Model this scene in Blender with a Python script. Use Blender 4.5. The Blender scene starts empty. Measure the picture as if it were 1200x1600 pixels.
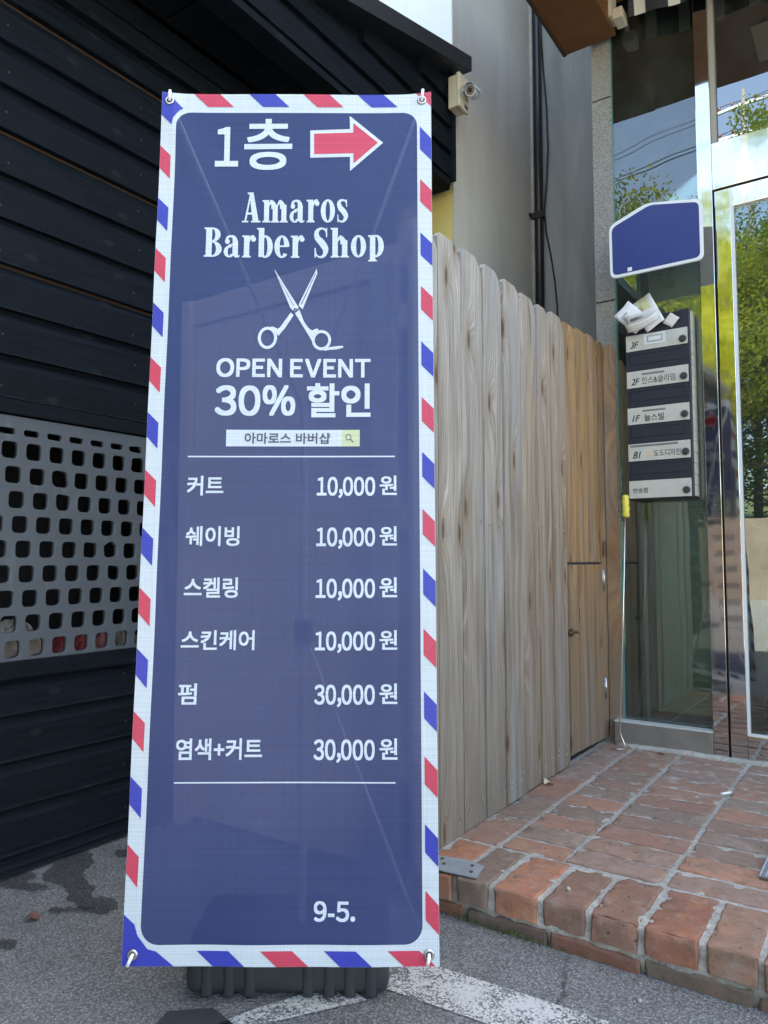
import bpy, bmesh, math, random
from mathutils import Vector, Matrix, noise
R = math.radians
random.seed(7)
sc = bpy.context.scene
COL = sc.collection

# ------------------------------------------------------------------ camera
PH, TH = R(34.5), R(3.8)
fw = Vector((-math.sin(PH)*math.cos(TH), math.cos(PH)*math.cos(TH), math.sin(TH)))
rt = Vector((math.cos(PH), math.sin(PH), 0)); up = rt.cross(fw)
cam = bpy.data.objects.new('camera', bpy.data.cameras.new('camera')); COL.objects.link(cam)
mw = Matrix((rt, up, -fw)).transposed().to_4x4(); mw.translation = (0, 0, 0.88)
cam.matrix_world = mw
cam.data.sensor_fit = 'VERTICAL'; cam.data.sensor_height = 36; cam.data.lens = 36*1155/1600
cam.data.clip_start = 0.02; cam.data.clip_end = 500
sc.camera = cam
# ------------------------------------------------------------------ world, sun, exposure
SUN_EL, SUN_AZ = R(60), R(15)      # azimuth measured from +Y towards +X
w = bpy.data.worlds.new('World'); sc.world = w; w.use_nodes = True
wn = w.node_tree.nodes; bg = wn['Background']
sky = wn.new('ShaderNodeTexSky'); sky.sky_type = 'NISHITA'; sky.sun_disc = False
sky.sun_elevation = SUN_EL; sky.sun_rotation = SUN_AZ; sky.air_density = 1.0; sky.dust_density = 3.0; sky.ozone_density = .6
w.node_tree.links.new(sky.outputs[0], bg.inputs[0]); bg.inputs[1].default_value = 0.15
sun = bpy.data.objects.new('sun', bpy.data.lights.new('sun', 'SUN')); COL.objects.link(sun)
sun.data.energy = 5.0; sun.data.angle = R(0.5); sun.data.color = (1, .95, .88)
sd = Vector((math.sin(SUN_AZ)*math.cos(SUN_EL), math.cos(SUN_AZ)*math.cos(SUN_EL), math.sin(SUN_EL)))
sun.rotation_euler = sd.to_track_quat('Z', 'Y').to_euler(); sun.location = (0, 0, 15)
sc.view_settings.view_transform = 'Standard'; sc.view_settings.look = 'None'
sc.view_settings.gamma = 1; sc.view_settings.exposure = 2.85
sc.view_settings.use_white_balance = True; sc.view_settings.white_balance_temperature = 7250; sc.view_settings.white_balance_tint = 5
sc.cycles.max_bounces = 10; sc.cycles.transparent_max_bounces = 12

# ------------------------------------------------------------------ node helper
class NT:
    def __init__(s, name):
        s.m = bpy.data.materials.new(name); s.m.use_nodes = True
        s.t = s.m.node_tree; s.t.nodes.clear()
        s.out = s.t.nodes.new('ShaderNodeOutputMaterial')
    def n(s, typ, _o=0, _p=None, **kw):
        nd = s.t.nodes.new('ShaderNode'+typ)
        for k, v in (_p or {}).items(): setattr(nd, k, v)
        for k, v in kw.items():
            key = int(k[1:]) if k[0] == 'i' and k[1:].isdigit() else k.replace('_', ' ')
            s.set(nd.inputs[key], v)
        return nd.outputs[_o]
    def set(s, sock, v):
        if isinstance(v, bpy.types.NodeSocket): s.t.links.new(v, sock)
        elif v is not None:
            if hasattr(sock.default_value, '__len__') and not hasattr(v, '__len__'): v = (v,)*len(sock.default_value)
            if hasattr(sock.default_value, '__len__') and len(sock.default_value) == 4 and len(v) == 3: v = (*v, 1)
            sock.default_value = v
    def math(s, op, a, b=0.0, c=None):
        return s.n('Math', _p={'operation': op}, i0=a, i1=b)
    def co(s, scale=(1, 1, 1), gen='Object', loc=(0, 0, 0), rot=(0, 0, 0)):
        tc = s.t.nodes.new('ShaderNodeTexCoord').outputs[gen]
        return s.n('Mapping', Vector=tc, Scale=scale, Location=loc, Rotation=rot)
    def noise(s, v, scale=5, det=4, rough=.55, dist=0, o=0):
        return s.n('TexNoise', o, Vector=v, Scale=scale, Detail=det, Roughness=rough, Distortion=dist)
    def ramp(s, f, stops):
        nd = s.t.nodes.new('ShaderNodeValToRGB'); s.set(nd.inputs[0], f)
        e = nd.color_ramp.elements
        while len(e) < len(stops): e.new(.5)
        for i, (p, c) in enumerate(stops):
            e[i].position = p
            if not hasattr(c, '__len__'): c = (c, c, c)
            e[i].color = (*c[:3], 1)
        return nd.outputs[0]
    def mix(s, f, a, b, bt='MIX'):
        nd = s.t.nodes.new('ShaderNodeMix'); nd.data_type = 'RGBA'; nd.blend_type = bt
        s.set(nd.inputs[0], f); s.set(nd.inputs[6], a); s.set(nd.inputs[7], b)
        return nd.outputs[2]
    def island(s):
        return s.t.nodes.new('ShaderNodeNewGeometry').outputs['Random Per Island']
    def bump(s, h, strength=.5, dist=.002, normal=None):
        return s.n('Bump', Height=h, Strength=strength, Distance=dist, Normal=normal)
    def bsdf(s, color, rough=.7, normal=None, metal=0, spec=.5, **kw):
        b = s.n('BsdfPrincipled', Base_Color=color, Roughness=rough, Normal=normal, Metallic=metal, **kw)
        b.node.inputs['Specular IOR Level'].default_value = spec
        return b
    def done(s, sh):
        s.t.links.new(sh, s.out.inputs[0]); return s.m

def simple(name, col, rough=.6, metal=0, bump=0, bs=200, var=.0, vs=8):
    t = NT(name); c = t.co()
    color = col
    nrm = None
    if var:
        f = t.noise(c, vs, 5)
        color = t.mix(f, tuple(x*(1-var) for x in col), tuple(min(1, x*(1+var)) for x in col))
    if bump: nrm = t.bump(t.noise(c, bs, 3), bump, .001)
    return t.done(t.bsdf(color, rough, nrm, metal))

# ------------------------------------------------------------------ mesh helpers
def newobj(name, bm, mats=(), parent=None, smooth=False, mw=None):
    me = bpy.data.meshes.new(name)
    if isinstance(bm, bmesh.types.BMesh):
        bm.normal_update(); bm.to_mesh(me); bm.free()
    else: me = bm
    for m in (mats if isinstance(mats, (list, tuple)) else [mats]): me.materials.append(m)
    o = bpy.data.objects.new(name, me); COL.objects.link(o)
    if parent:
        o.parent = parent
        if parent.type == 'EMPTY' and not parent.get('local_parts'): o.matrix_parent_inverse = Matrix.Translation(-Vector(parent.location))
    if smooth:
        for p in me.polygons: p.use_smooth = True
    return o
def empty(name, label=None, cat=None, loc=(0, 0, 0), group=None, kind=None, rot=None):
    o = bpy.data.objects.new(name, None); COL.objects.link(o); o.location = loc
    o.empty_display_size = .1
    if rot: o.rotation_euler = rot
    tag(o, label, cat, group, kind); return o
def tag(o, label=None, cat=None, group=None, kind=None):
    if label: o['label'] = label
    if cat: o['category'] = cat
    if group: o['group'] = group
    if kind: o['kind'] = kind
    return o
def box(bm, a, b, mi=0, bevel=0, seg=2):
    x0, y0, z0 = a; x1, y1, z1 = b
    vs = [bm.verts.new(p) for p in [(x0,y0,z0),(x1,y0,z0),(x1,y1,z0),(x0,y1,z0),(x0,y0,z1),(x1,y0,z1),(x1,y1,z1),(x0,y1,z1)]]
    fs = [bm.faces.new([vs[i] for i in q]) for q in [(3,2,1,0),(4,5,6,7),(0,1,5,4),(1,2,6,5),(2,3,7,6),(3,0,4,7)]]
    for f in fs: f.material_index = mi
    if bevel:
        es = list({e for f in fs for e in f.edges})
        bmesh.ops.bevel(bm, geom=es, offset=bevel, segments=seg, affect='EDGES', profile=.6, clamp_overlap=True)
    return vs
def prism(bm, pts, ext, mi=0):
    """polygon (3D points) pushed along ext"""
    ext = Vector(ext)
    a = [bm.verts.new(Vector(p)) for p in pts]; b = [bm.verts.new(Vector(p)+ext) for p in pts]
    n = len(a); fs = [bm.faces.new(a[::-1]), bm.faces.new(b)]
    for i in range(n): fs.append(bm.faces.new((a[i], a[(i+1) % n], b[(i+1) % n], b[i])))
    for f in fs: f.material_index = mi
def tube(bm, pts, r, n=10, mi=0, cap=True):
    pts = [Vector(p) for p in pts]; rings = []
    rr = r if hasattr(r, '__len__') else [r]*len(pts)
    prev = None
    for i, p in enumerate(pts):
        d = (pts[min(i+1, len(pts)-1)]-pts[max(i-1, 0)]).normalized()
        if prev is None: prev = d.orthogonal().normalized()
        u = (prev-d*prev.dot(d)).normalized(); prev = u; v = d.cross(u)
        rings.append([bm.verts.new(p+(u*math.cos(2*math.pi*k/n)+v*math.sin(2*math.pi*k/n))*rr[i]) for k in range(n)])
    for a, b in zip(rings, rings[1:]):
        for k in range(n):
            f = bm.faces.new((a[k], a[(k+1) % n], b[(k+1) % n], b[k])); f.material_index = mi; f.smooth = True
    if cap:
        bm.faces.new(rings[0][::-1]).material_index = mi; bm.faces.new(rings[-1]).material_index = mi
def disc(bm, c, axis, r, h, n=20, mi=0, r2=None):
    c = Vector(c); axis = Vector(axis).normalized(); tube(bm, [c, c+axis*h], [r, r2 or r], n, mi)
    
BM = bmesh.new

# ================================================================== MATERIALS
def mk_black_wood():
    t = NT('black_stained_wood'); c = t.co((1, 1, 1))
    isl = t.island()
    tc = t.t.nodes.new('ShaderNodeTexCoord').outputs['Object']
    off = t.n('CombineXYZ', X=0.0, Y=t.math('MULTIPLY', isl, 37), Z=t.math('MULTIPLY', isl, 11))
    v = t.n('VectorMath', _p={'operation': 'ADD'}, i0=tc, i1=off)
    g = t.n('Mapping', Vector=v, Scale=(1, 2.2, 45))
    grain = t.noise(g, 3, 6, .6, .6)
    big = t.noise(v, 4, 4)
    base = t.mix(t.ramp(grain, [(.35, 0), (.65, 1)]), (.0022, .0040, .0068), (.0085, .0140, .0200))
    base = t.mix(t.math('MULTIPLY', big, .5), base, (.011, .014, .018))
    base = t.mix(t.ramp(isl, [(0, 0), (1, .45)]), base, (.0045, .006, .0085))
    # scuffs, bare pine showing in thin streaks
    st = t.noise(t.n('Mapping', Vector=v, Scale=(1, 3, 60)), 2.5, 8, .7, .4)
    msk = t.math('MULTIPLY', t.ramp(st, [(.66, 0), (.73, 1)]), t.ramp(t.noise(v, 2.3, 3), [(.5, 0), (.62, 1)]))
    base = t.mix(t.math('MULTIPLY', msk, .55), base, (.12, .085, .06))
    # knots
    kk = t.n('CombineXYZ', X=t.math('MULTIPLY', t.n('SeparateXYZ', 1, Vector=v), 3.4), Y=t.math('MULTIPLY', t.n('SeparateXYZ', 2, Vector=v), 6.0))
    vor = t.n('TexVoronoi', 0, _p={'voronoi_dimensions': '2D'}, Vector=kk, Scale=1.0, Randomness=1.0)
    kn = t.ramp(vor, [(.0, 1), (.05, .8), (.085, 0)])
    base = t.mix(t.math('MULTIPLY', kn, .25), base, (.04, .04, .044))
    h = t.math('ADD', t.math('MULTIPLY', grain, .7), t.math('MULTIPLY', kn, .6))
    return t.done(t.bsdf(base, t.ramp(grain, [(.3, .48), (.7, .8)]), t.bump(h, .75, .002), spec=.10))
M_BLACK = mk_black_wood()
M_BARE = simple('bare_pine_groove', (.045, .02, .009), .8, 0, .3, 90, .5, 9)

def mk_fence():
    t = NT('weathered_fence_wood')
    tc = t.t.nodes.new('ShaderNodeTexCoord').outputs['Object']; isl = t.island()
    off = t.n('CombineXYZ', X=0.0, Y=t.math('MULTIPLY', isl, 23), Z=t.math('MULTIPLY', isl, 17))
    v = t.n('VectorMath', _p={'operation': 'ADD'}, i0=tc, i1=off)
    # knots bend the grain
    kv = t.n('Mapping', Vector=v, Scale=(1, 7.0, 1.9))
    kk = t.n('CombineXYZ', X=t.n('SeparateXYZ', 1, Vector=kv), Y=t.n('SeparateXYZ', 2, Vector=kv))
    vd = t.n('TexVoronoi', 0, _p={'voronoi_dimensions': '2D'}, Vector=kk, Scale=1.0, Randomness=.95)
    push = t.ramp(vd, [(0, 1), (.12, .6), (.3, .15), (.55, 0)])
    warp = t.n('VectorMath', _p={'operation': 'MULTIPLY'}, i0=push, i1=(0, .05, .02))
    lown = t.n('TexNoise', 1, Vector=t.n('Mapping', Vector=v, Scale=(1, 4, .8)), Scale=1.6, Detail=2.0)
    w2 = t.n('VectorMath', _p={'operation': 'MULTIPLY'}, i0=lown, i1=(0, .06, .0))
    vv = t.n('VectorMath', _p={'operation': 'ADD'}, i0=t.n('VectorMath', _p={'operation': 'ADD'}, i0=v, i1=warp), i1=w2)
    # growth rings = bands across the board, stretched along it
    rings = t.math('SINE', t.math('MULTIPLY', t.n('SeparateXYZ', 1, Vector=vv), 560))
    rings = t.n('MapRange', Value=rings, i1=-1.0, i2=1.0)
    fine = t.noise(t.n('Mapping', Vector=vv, Scale=(1, 130, 2.2)), 2.0, 5, .65)
    med = t.noise(t.n('Mapping', Vector=vv, Scale=(1, 22, 1.1)), 1.6, 4, .6)
    cloud = t.noise(t.n('Mapping', Vector=v, Scale=(1, 4, 1.2)), 1.7, 5, .6)
    y = t.n('SeparateXYZ', 1, Vector=tc); z = t.n('SeparateXYZ', 2, Vector=tc)
    yy = t.math('ADD', y, t.math('MULTIPLY', t.math('SUBTRACT', isl, .5), .35))
    yy = t.math('ADD', yy, t.math('MULTIPLY', t.math('SUBTRACT', cloud, .5), .55))
    warm = t.ramp(t.n('MapRange', Value=yy, i1=2.2, i2=3.05), [(0, 0), (.42, .35), (.62, .62), (.8, 1)])
    med = t.ramp(med, [(.32, 0), (.68, 1)])
    grey = t.mix(med, (.225, .185, .145), (.52, .465, .395))
    tan = t.mix(med, (.24, .115, .045), (.52, .31, .145))
    base = t.mix(warm, grey, tan)
    brn = t.ramp(t.noise(t.n('Mapping', Vector=v, Scale=(1, 9, 1.0)), 1.1, 4, .6), [(.5, 0), (.75, .35)])
    base = t.mix(brn, base, (.26, .19, .135))
    # lighter bleached tops (weathering), boards darker towards the bottom
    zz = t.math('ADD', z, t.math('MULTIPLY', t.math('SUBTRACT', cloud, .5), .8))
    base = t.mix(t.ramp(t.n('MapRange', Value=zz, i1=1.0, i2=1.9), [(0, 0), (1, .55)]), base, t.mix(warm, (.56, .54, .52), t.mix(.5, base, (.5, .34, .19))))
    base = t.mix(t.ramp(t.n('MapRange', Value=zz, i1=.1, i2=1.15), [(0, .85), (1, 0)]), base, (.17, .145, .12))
    base = t.mix(t.math('MULTIPLY', t.math('POWER', rings, 2.2), t.ramp(cloud, [(.3, .08), (.65, .42)])), base, t.mix(warm, (.17, .13, .095), (.20, .095, .035)))
    base = t.mix(t.math('MULTIPLY', t.ramp(fine, [(.45, 0), (.62, 1)]), .52), base, (.14, .10, .07))
    blue = t.ramp(t.noise(t.n('Mapping', Vector=v, Scale=(1, 12, .7)), 1.3, 3), [(.55, 0), (.72, .4)])
    base = t.mix(blue, base, (.30, .33, .36))
    kn = t.ramp(vd, [(0, 1), (.04, .8), (.075, 0)])
    halo = t.ramp(vd, [(.0, .6), (.10, .35), (.22, 0)])
    base = t.mix(halo, base, (.23, .15, .09))
    base = t.mix(t.math('MULTIPLY', kn, .8), base, (.075, .045, .028))
    crack = t.ramp(t.noise(t.n('Mapping', Vector=vv, Scale=(1, 60, .9)), 1.0, 2), [(.70, 0), (.73, 1)])
    base = t.mix(t.math('MULTIPLY', crack, .6), base, (.06, .045, .035))
    h = t.math('SUBTRACT', t.math('ADD', t.math('MULTIPLY', rings, .3), fine), t.math('ADD', crack, kn))
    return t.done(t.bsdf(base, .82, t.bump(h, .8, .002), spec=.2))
M_FENCE = mk_fence()

def mk_brick(name, dark=0.0):
    t = NT(name); isl = t.island()
    tc = t.t.nodes.new('ShaderNodeTexCoord').outputs['Object']
    off = t.n('CombineXYZ', X=t.math('MULTIPLY', isl, 13), Y=t.math('MULTIPLY', isl, 31), Z=0.0)
    v = t.n('VectorMath', _p={'operation': 'ADD'}, i0=tc, i1=off)
    n1 = t.noise(v, 9, 6, .65); n2 = t.noise(v, 45, 5, .7); n3 = t.noise(v, 3, 3)
    base = t.ramp(isl, [(0, (.38, .125, .065)), (.2, (.27, .11, .07)), (.38, (.20, .14, .105)), (.5, (.46, .165, .075)), (.63, (.25, .175, .13)), (.8, (.50, .18, .08)), (.92, (.33, .20, .16)), (1, (.27, .16, .12))])
    y = t.n('SeparateXYZ', 1, Vector=tc)
    edge = t.ramp(t.n('MapRange', Value=y, i1=1.6, i2=3.3), [(0, 0), (.14, .0), (.2, .35), (.6, .5), (1, .62)])
    base = t.mix(t.math('MULTIPLY', edge, t.ramp(n3, [(.2, .3), (.7, 1)])), base, (.30, .20, .155))
    base = t.mix(t.ramp(n1, [(.45, 0), (.72, .65)]), base, (.17, .11, .08))
    base = t.mix(t.ramp(t.noise(v, 16, 6, .7), [(.56, 0), (.70, .7)]), base, (.42, .17, .08))
    base = t.mix(t.ramp(n2, [(.35, .45), (.5, 0)]), base, (.12, .075, .055))
    # mortar smear and lime bloom
    sm = t.math('MULTIPLY', t.ramp(t.noise(v, 22, 6, .7, .5), [(.52, 0), (.66, 1)]), t.ramp(t.n('MapRange', Value=y, i1=2.5, i2=3.25), [(0, .18), (1, .75)]))
    base = t.mix(t.math('MULTIPLY', t.math('MULTIPLY', t.noise(v, 140, 4, .8), .75), t.math('ADD', edge, .3)), base, (.34, .29, .25))
    base = t.mix(sm, base, (.50, .46, .42))
    base = t.mix(t.ramp(t.noise(v, 240, 2), [(.66, 0), (.75, .35)]), base, (.5, .4, .33))
    pits = t.n('TexVoronoi', 0, Vector=v, Scale=55)
    pm = t.ramp(pits, [(.08, 1), (.17, 0)])
    pm = t.math('MULTIPLY', pm, t.ramp(t.noise(v, 18, 2), [(.55, 0), (.6, 1)]))
    base = t.mix(pm, base, (.035, .025, .02))
    if dark: base = t.mix(dark, base, (.085, .07, .06))
    h = t.math('ADD', t.math('MULTIPLY', n2, .5), t.math('ADD', n1, t.math('MULTIPLY', pm, -.6)))
    return t.done(t.bsdf(base, .88, t.bump(h, .8, .004), spec=.08))
M_BRICK = mk_brick('worn_red_brick'); M_BRICK2 = mk_brick('darker_red_brick', .55)  # second one is the same brick mixed darker, for the lower course
def mk_mortar():
    t = NT('grey_mortar'); c = t.co()
    n = t.noise(c, 60, 6, .7); b = t.noise(c, 6, 4)
    base = t.mix(t.ramp(n, [(.3, 0), (.7, 1)]), (.26, .245, .22), (.64, .60, .54))
    base = t.mix(t.ramp(b, [(.4, 0), (.7, .6)]), base, (.32, .31, .28))
    g2 = t.noise(c, 260, 3, .7)
    base = t.mix(t.ramp(g2, [(.55, 0), (.7, .5)]), base, (.12, .11, .10))
    n = t.math('ADD', n, t.math('MULTIPLY', g2, .7))
    z = t.n('SeparateXYZ', 2, Vector=t.t.nodes.new('ShaderNodeTexCoord').outputs['Object'])
    base = t.mix(t.math('MULTIPLY', t.ramp(z, [(.0, .7), (.055, .0)]), t.ramp(b, [(.4, .2), (.6, 1)])), base, (.07, .085, .03))
    return t.done(t.bsdf(base, .92, t.bump(n, .8, .004), spec=.2))
M_MORTAR = mk_mortar()

def mk_asphalt():
    t = NT('asphalt'); c = t.co()
    v1 = t.n('TexVoronoi', 0, Vector=c, Scale=185); vc = t.n('TexVoronoi', 1, Vector=c, Scale=185)
    v2 = t.n('TexVoronoi', 0, Vector=c, Scale=300); v2c = t.n('TexVoronoi', 1, Vector=c, Scale=300)
    big = t.noise(c, 1.3, 5, .6); mid = t.noise(c, 14, 5, .7); fin = t.noise(c, 420, 2)
    base = t.mix(big, (.19, .192, .192), (.25, .25, .247))
    base = t.mix(t.ramp(mid, [(.4, 0), (.7, .5)]), base, (.12, .124, .127))
    stone = t.ramp(v1, [(.25, 1), (.5, 0)])
    rnd = t.n('SeparateColor', 0, Color=vc)
    base = t.mix(t.math('MULTIPLY', stone, t.ramp(rnd, [(.55, 0), (.8, .35), (1, .7)])), base, (.40, .40, .395))
    base = t.mix(t.math('MULTIPLY', t.ramp(v2, [(.3, 1), (.42, 0)]), t.ramp(t.n('SeparateColor', 1, Color=v2c), [(.93, 0), (.94, 1)])), base, (.55, .56, .57))
    base = t.mix(t.math('MULTIPLY', t.ramp(v1, [(.4, 0), (.62, 1)]), .6), base, (.06, .062, .064))
    wc = t.n('VectorMath', _p={'operation': 'ADD'}, i0=c, i1=t.n('VectorMath', _p={'operation': 'SCALE'}, i0=t.noise(c, 7, 4, .6, 0, 1), Scale=.12))
    cr = t.n('TexVoronoi', 0, _p={'feature': 'DISTANCE_TO_EDGE'}, Vector=wc, Scale=1.1)
    crm = t.math('MULTIPLY', t.ramp(cr, [(.0, 1), (.006, 0)]), t.ramp(t.noise(c, 1.7, 2), [(.5, 0), (.56, .8)]))
    base = t.mix(crm, base, (.03, .03, .03))
    base = t.mix(t.ramp(t.noise(c, 5, 6, .75, 1.0), [(.52, 0), (.7, .35)]), base, (.09, .085, .075))
    h = t.math('ADD', t.math('MULTIPLY', v1, -1.0), t.math('MULTIPLY', fin, .35))
    return t.done(t.bsdf(base, .85, t.bump(h, .8, .003), spec=.3))
M_ASPH = mk_asphalt()
def mk_paint():
    t = NT('worn_road_paint'); c = t.co()
    v1 = t.n('TexVoronoi', 0, Vector=c, Scale=185)
    n = t.noise(c, 9, 5, .7); n2 = t.noise(c, 120, 4, .75)
    m = t.math('ADD', t.math('MULTIPLY', n, .9), t.math('SUBTRACT', t.math('MULTIPLY', n2, .75), t.math('MULTIPLY', v1, .35)))
    a = t.math('MULTIPLY', t.ramp(m, [(.50, 0), (.70, 1)]), .86)
    b = t.bsdf(t.mix(n2, (.48, .48, .47), (.68, .68, .66)), .8, t.bump(v1, .6, .003))
    tr = t.n('BsdfTransparent')
    return t.done(t.n('MixShader', i0=a, i1=tr, i2=b))
M_PAINT = mk_paint()
def mk_stain():
    t = NT('dark_wet_stain'); c = t.co()
    v1 = t.n('TexVoronoi', 0, Vector=c, Scale=185)
    b = t.bsdf(t.mix(t.noise(c, 40, 4), (.032, .034, .037), (.05, .052, .055)), .6, t.bump(v1, -.6, .003))
    return t.done(t.n('MixShader', i0=.52, i1=t.n('BsdfTransparent'), i2=b))
M_STAIN = mk_stain()

def mk_plaster(name, a, b, streak=0.0):
    t = NT(name); c = t.co()
    n = t.noise(c, 1.6, 6, .6); f = t.noise(c, 120, 3)
    base = t.mix(t.ramp(n, [(.3, 0), (.7, 1)]), a, b)
    st = t.noise(t.co((3.2, 3.2, .5), rot=(0, .22, 0)), 1.4, 5, .55, .6)
    if streak:
        base = t.mix(t.math('MULTIPLY', t.ramp(st, [(.5, 0), (.68, 1)]), streak), base, tuple(min(1, x*1.5) for x in b))
        base = t.mix(t.math('MULTIPLY', t.ramp(st, [(.3, 1), (.46, 0)]), streak), base, tuple(x*.62 for x in a))
    drip = t.noise(t.co((14, 14, .5)), 1.0, 3)
    base = t.mix(t.ramp(drip, [(.62, 0), (.8, .25)]), base, tuple(x*.6 for x in a))
    return t.done(t.bsdf(base, .9, t.bump(t.math('ADD', f, t.math('MULTIPLY', n, 2)), .25, .003), spec=.2))
M_WHITEW = mk_plaster('white_painted_plaster', (.70, .70, .70), (.82, .82, .81))
M_GREYW = mk_plaster('grey_beige_plaster', (.45, .425, .38), (.53, .505, .46), .16)
M_GREYW2 = mk_plaster('dark_grey_cement_wall', (.29, .295, .295), (.35, .355, .355), .5)
M_YELLOW = mk_plaster('faded_yellow_paint', (.62, .48, .13), (.74, .62, .26))
def mk_granite():
    t = NT('speckled_granite'); c = t.co()
    v = t.n('TexVoronoi', 1, Vector=c, Scale=330); n = t.noise(c, 170, 4, .7)
    base = t.ramp(t.n('SeparateColor', 0, Color=v), [(0, (.10, .095, .09)), (.25, (.26, .25, .23)), (.6, (.36, .345, .32)), (1, (.52, .5, .47))])
    base = t.mix(t.ramp(n, [(.4, .7), (.6, 0)]), base, (.22, .21, .19))
    base = t.mix(t.ramp(t.noise(c, 3, 4), [(.4, 0), (.7, .35)]), base, (.3, .27, .21))
    return t.done(t.bsdf(base, .7, t.bump(n, .3, .001)))
M_GRANITE = mk_granite()
def mk_rust():
    t = NT('rust_brown_board'); c = t.co()
    n = t.noise(c, 7, 6, .65, .5); f = t.noise(t.co((40, 5, 40)), 2, 4)
    base = t.mix(t.ramp(n, [(.3, 0), (.7, 1)]), (.13, .052, .014), (.20, .085, .024))
    base = t.mix(t.math('MULTIPLY', f, .4), base, (.09, .035, .012))
    return t.done(t.bsdf(base, .65, t.bump(f, .3, .002)))
M_RUST = mk_rust()
M_RUSTEDGE = simple('brown_board_edge', (.05, .03, .02), .6, 0, .3, 80, .3)

def mk_glass(name, tint, ior=1.9, wob=.0):
    t = NT(name); c = t.co((1, 1, 1))
    nrm = t.bump(t.noise(c, 1.3, 2), .12, .02) if wob else None
    fr = t.n('Fresnel', IOR=ior); gl = t.n('BsdfGlossy', Color=(.93, .97, 1), Roughness=0.003, Normal=nrm)
    dust = t.ramp(t.noise(c, 9, 6, .7), [(.4, 0.015), (.8, .06)])
    tr = t.n('BsdfTransparent', Color=tint)
    a = t.n('MixShader', i0=fr, i1=tr, i2=gl)
    d = t.n('BsdfDiffuse', Color=(.45, .5, .48))
    return t.done(t.n('MixShader', i0=dust, i1=a, i2=d))
M_GLASS = mk_glass('coated_green_glass', (.78, .87, .82), 2.1, 1)
M_GLASS2 = mk_glass('door_glass', (.55, .68, .66), 2.2, 1)
M_GEDGE = simple('green_glass_edge', (.10, .24, .22), .15)
def mk_steel():
    t = NT('polished_stainless'); c = t.co((1, 1, .25))
    n = t.noise(c, 9, 2, .5)
    base = t.mix(t.ramp(t.noise(t.co(), 20, 5), [(.45, 0), (.75, .4)]), (.66, .65, .63), (.46, .43, .40))
    return t.done(t.bsdf(base, .045, t.bump(n, .10, .006), 1))
M_STEEL = mk_steel()
M_STEELB = simple('brushed_steel', (.55, .54, .52), .35, 1, .2, 120, .15)
M_SILL = simple('dull_scratched_steel', (.30, .285, .27), .42, .6, .3, 60, .35, 12)
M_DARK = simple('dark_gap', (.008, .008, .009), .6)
M_GALV = simple('galvanised_plate', (.42, .46, .5), .5, .6, .25, 80, .2, 25)
M_RUBBER = simple('black_plastic', (.030, .035, .039), .5, 0, .25, 150, .25, 14)

def mk_banner(name, col, tr=.10):
    t = NT(name); c = t.co()
    s = t.n('SeparateXYZ', 0, Vector=c); sy = t.n('SeparateXYZ', 1, Vector=c)
    wx = t.math('SINE', t.math('MULTIPLY', s, 2*math.pi/.0034)); wy = t.math('SINE', t.math('MULTIPLY', sy, 2*math.pi/.0034))
    weave = t.math('ADD', wx, wy)
    thread = t.noise(t.co((1.5, 260, 1)), 1.0, 3, .6); thr2 = t.noise(t.co((300, 2.0, 1)), 1.0, 3, .6)
    f = t.math('ADD', t.math('MULTIPLY', weave, .10), t.math('ADD', thread, t.math('MULTIPLY', thr2, .6)))
    dk = tuple(x*.80 for x in col); lt = tuple(min(.95, x*1.16+.004) for x in col)
    base = t.mix(t.n('MapRange', Value=f, i1=.45, i2=1.2), dk, lt)
    nrm = t.bump(f, .12, .0012)
    b = t.bsdf(base, .36, nrm, spec=.42)
    tl = t.n('BsdfTranslucent', Color=base)
    m = t.n('MixShader', i0=.16, i1=b, i2=tl)
    return t.done(t.n('MixShader', i0=tr, i1=m, i2=t.n('BsdfTransparent')))
B_WHITE = mk_banner('banner_white', (.66, .72, .76), .05)
B_NAVY = mk_banner('banner_navy', (.034, .055, .172), .14)
B_RED = mk_banner('banner_red', (.62, .06, .11), .0)
B_BLUE = mk_banner('banner_blue', (.042, .056, .42), .0)
B_TEXT = mk_banner('banner_print_white', (.66, .72, .80), .0)
B_YEL = mk_banner('banner_pale_yellow', (.62, .66, .40), .0)
B_GREY = mk_banner('banner_print_grey', (.09, .09, .12), .0)

# ================================================================== GROUND
def sheet(name, x0, y0, x1, y1, z, mat, hole=None):
    bm = BM(); bm.faces.new([bm.verts.new(p) for p in [(x0,y0,z),(x1,y0,z),(x1,y1,z),(x0,y1,z)]])
    return newobj(name, bm, mat)
g = sheet('ground', -120, -120, 120, 120, 0, M_ASPH)
tag(g, 'speckled grey asphalt in front of the shops', 'ground', kind='structure')

def blob(name, pts, z, mat, sub=3, jit=.006, sd=0):
    # irregular flat outline
    P = [Vector((x, y, 0)) for x, y in pts]; out = []
    n = len(P)
    for i in range(n):
        for k in range(sub):
            a, b, c, d = P[i-1], P[i], P[(i+1) % n], P[(i+2) % n]; u = k/sub
            q = .5*((2*b)+(c-a)*u+(2*a-5*b+4*c-d)*u*u+(3*b-a-3*c+d)*u**3)
            q += Vector((noise.noise(q*60+Vector((sd, 0, 0))), noise.noise(q*60+Vector((0, sd+9, 0))), 0))*jit
            out.append(q)
    bm = BM(); f = bm.faces.new([bm.verts.new((q.x, q.y, z)) for q in out])
    bm.normal_update(); bmesh.ops.triangulate(bm, faces=[f]); return newobj(name, bm, mat)
def flat(name, pts, z, mat):
    bm = BM(); bm.faces.new([bm.verts.new((x, y, z)) for x, y in pts]); return newobj(name, bm, mat)
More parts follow.
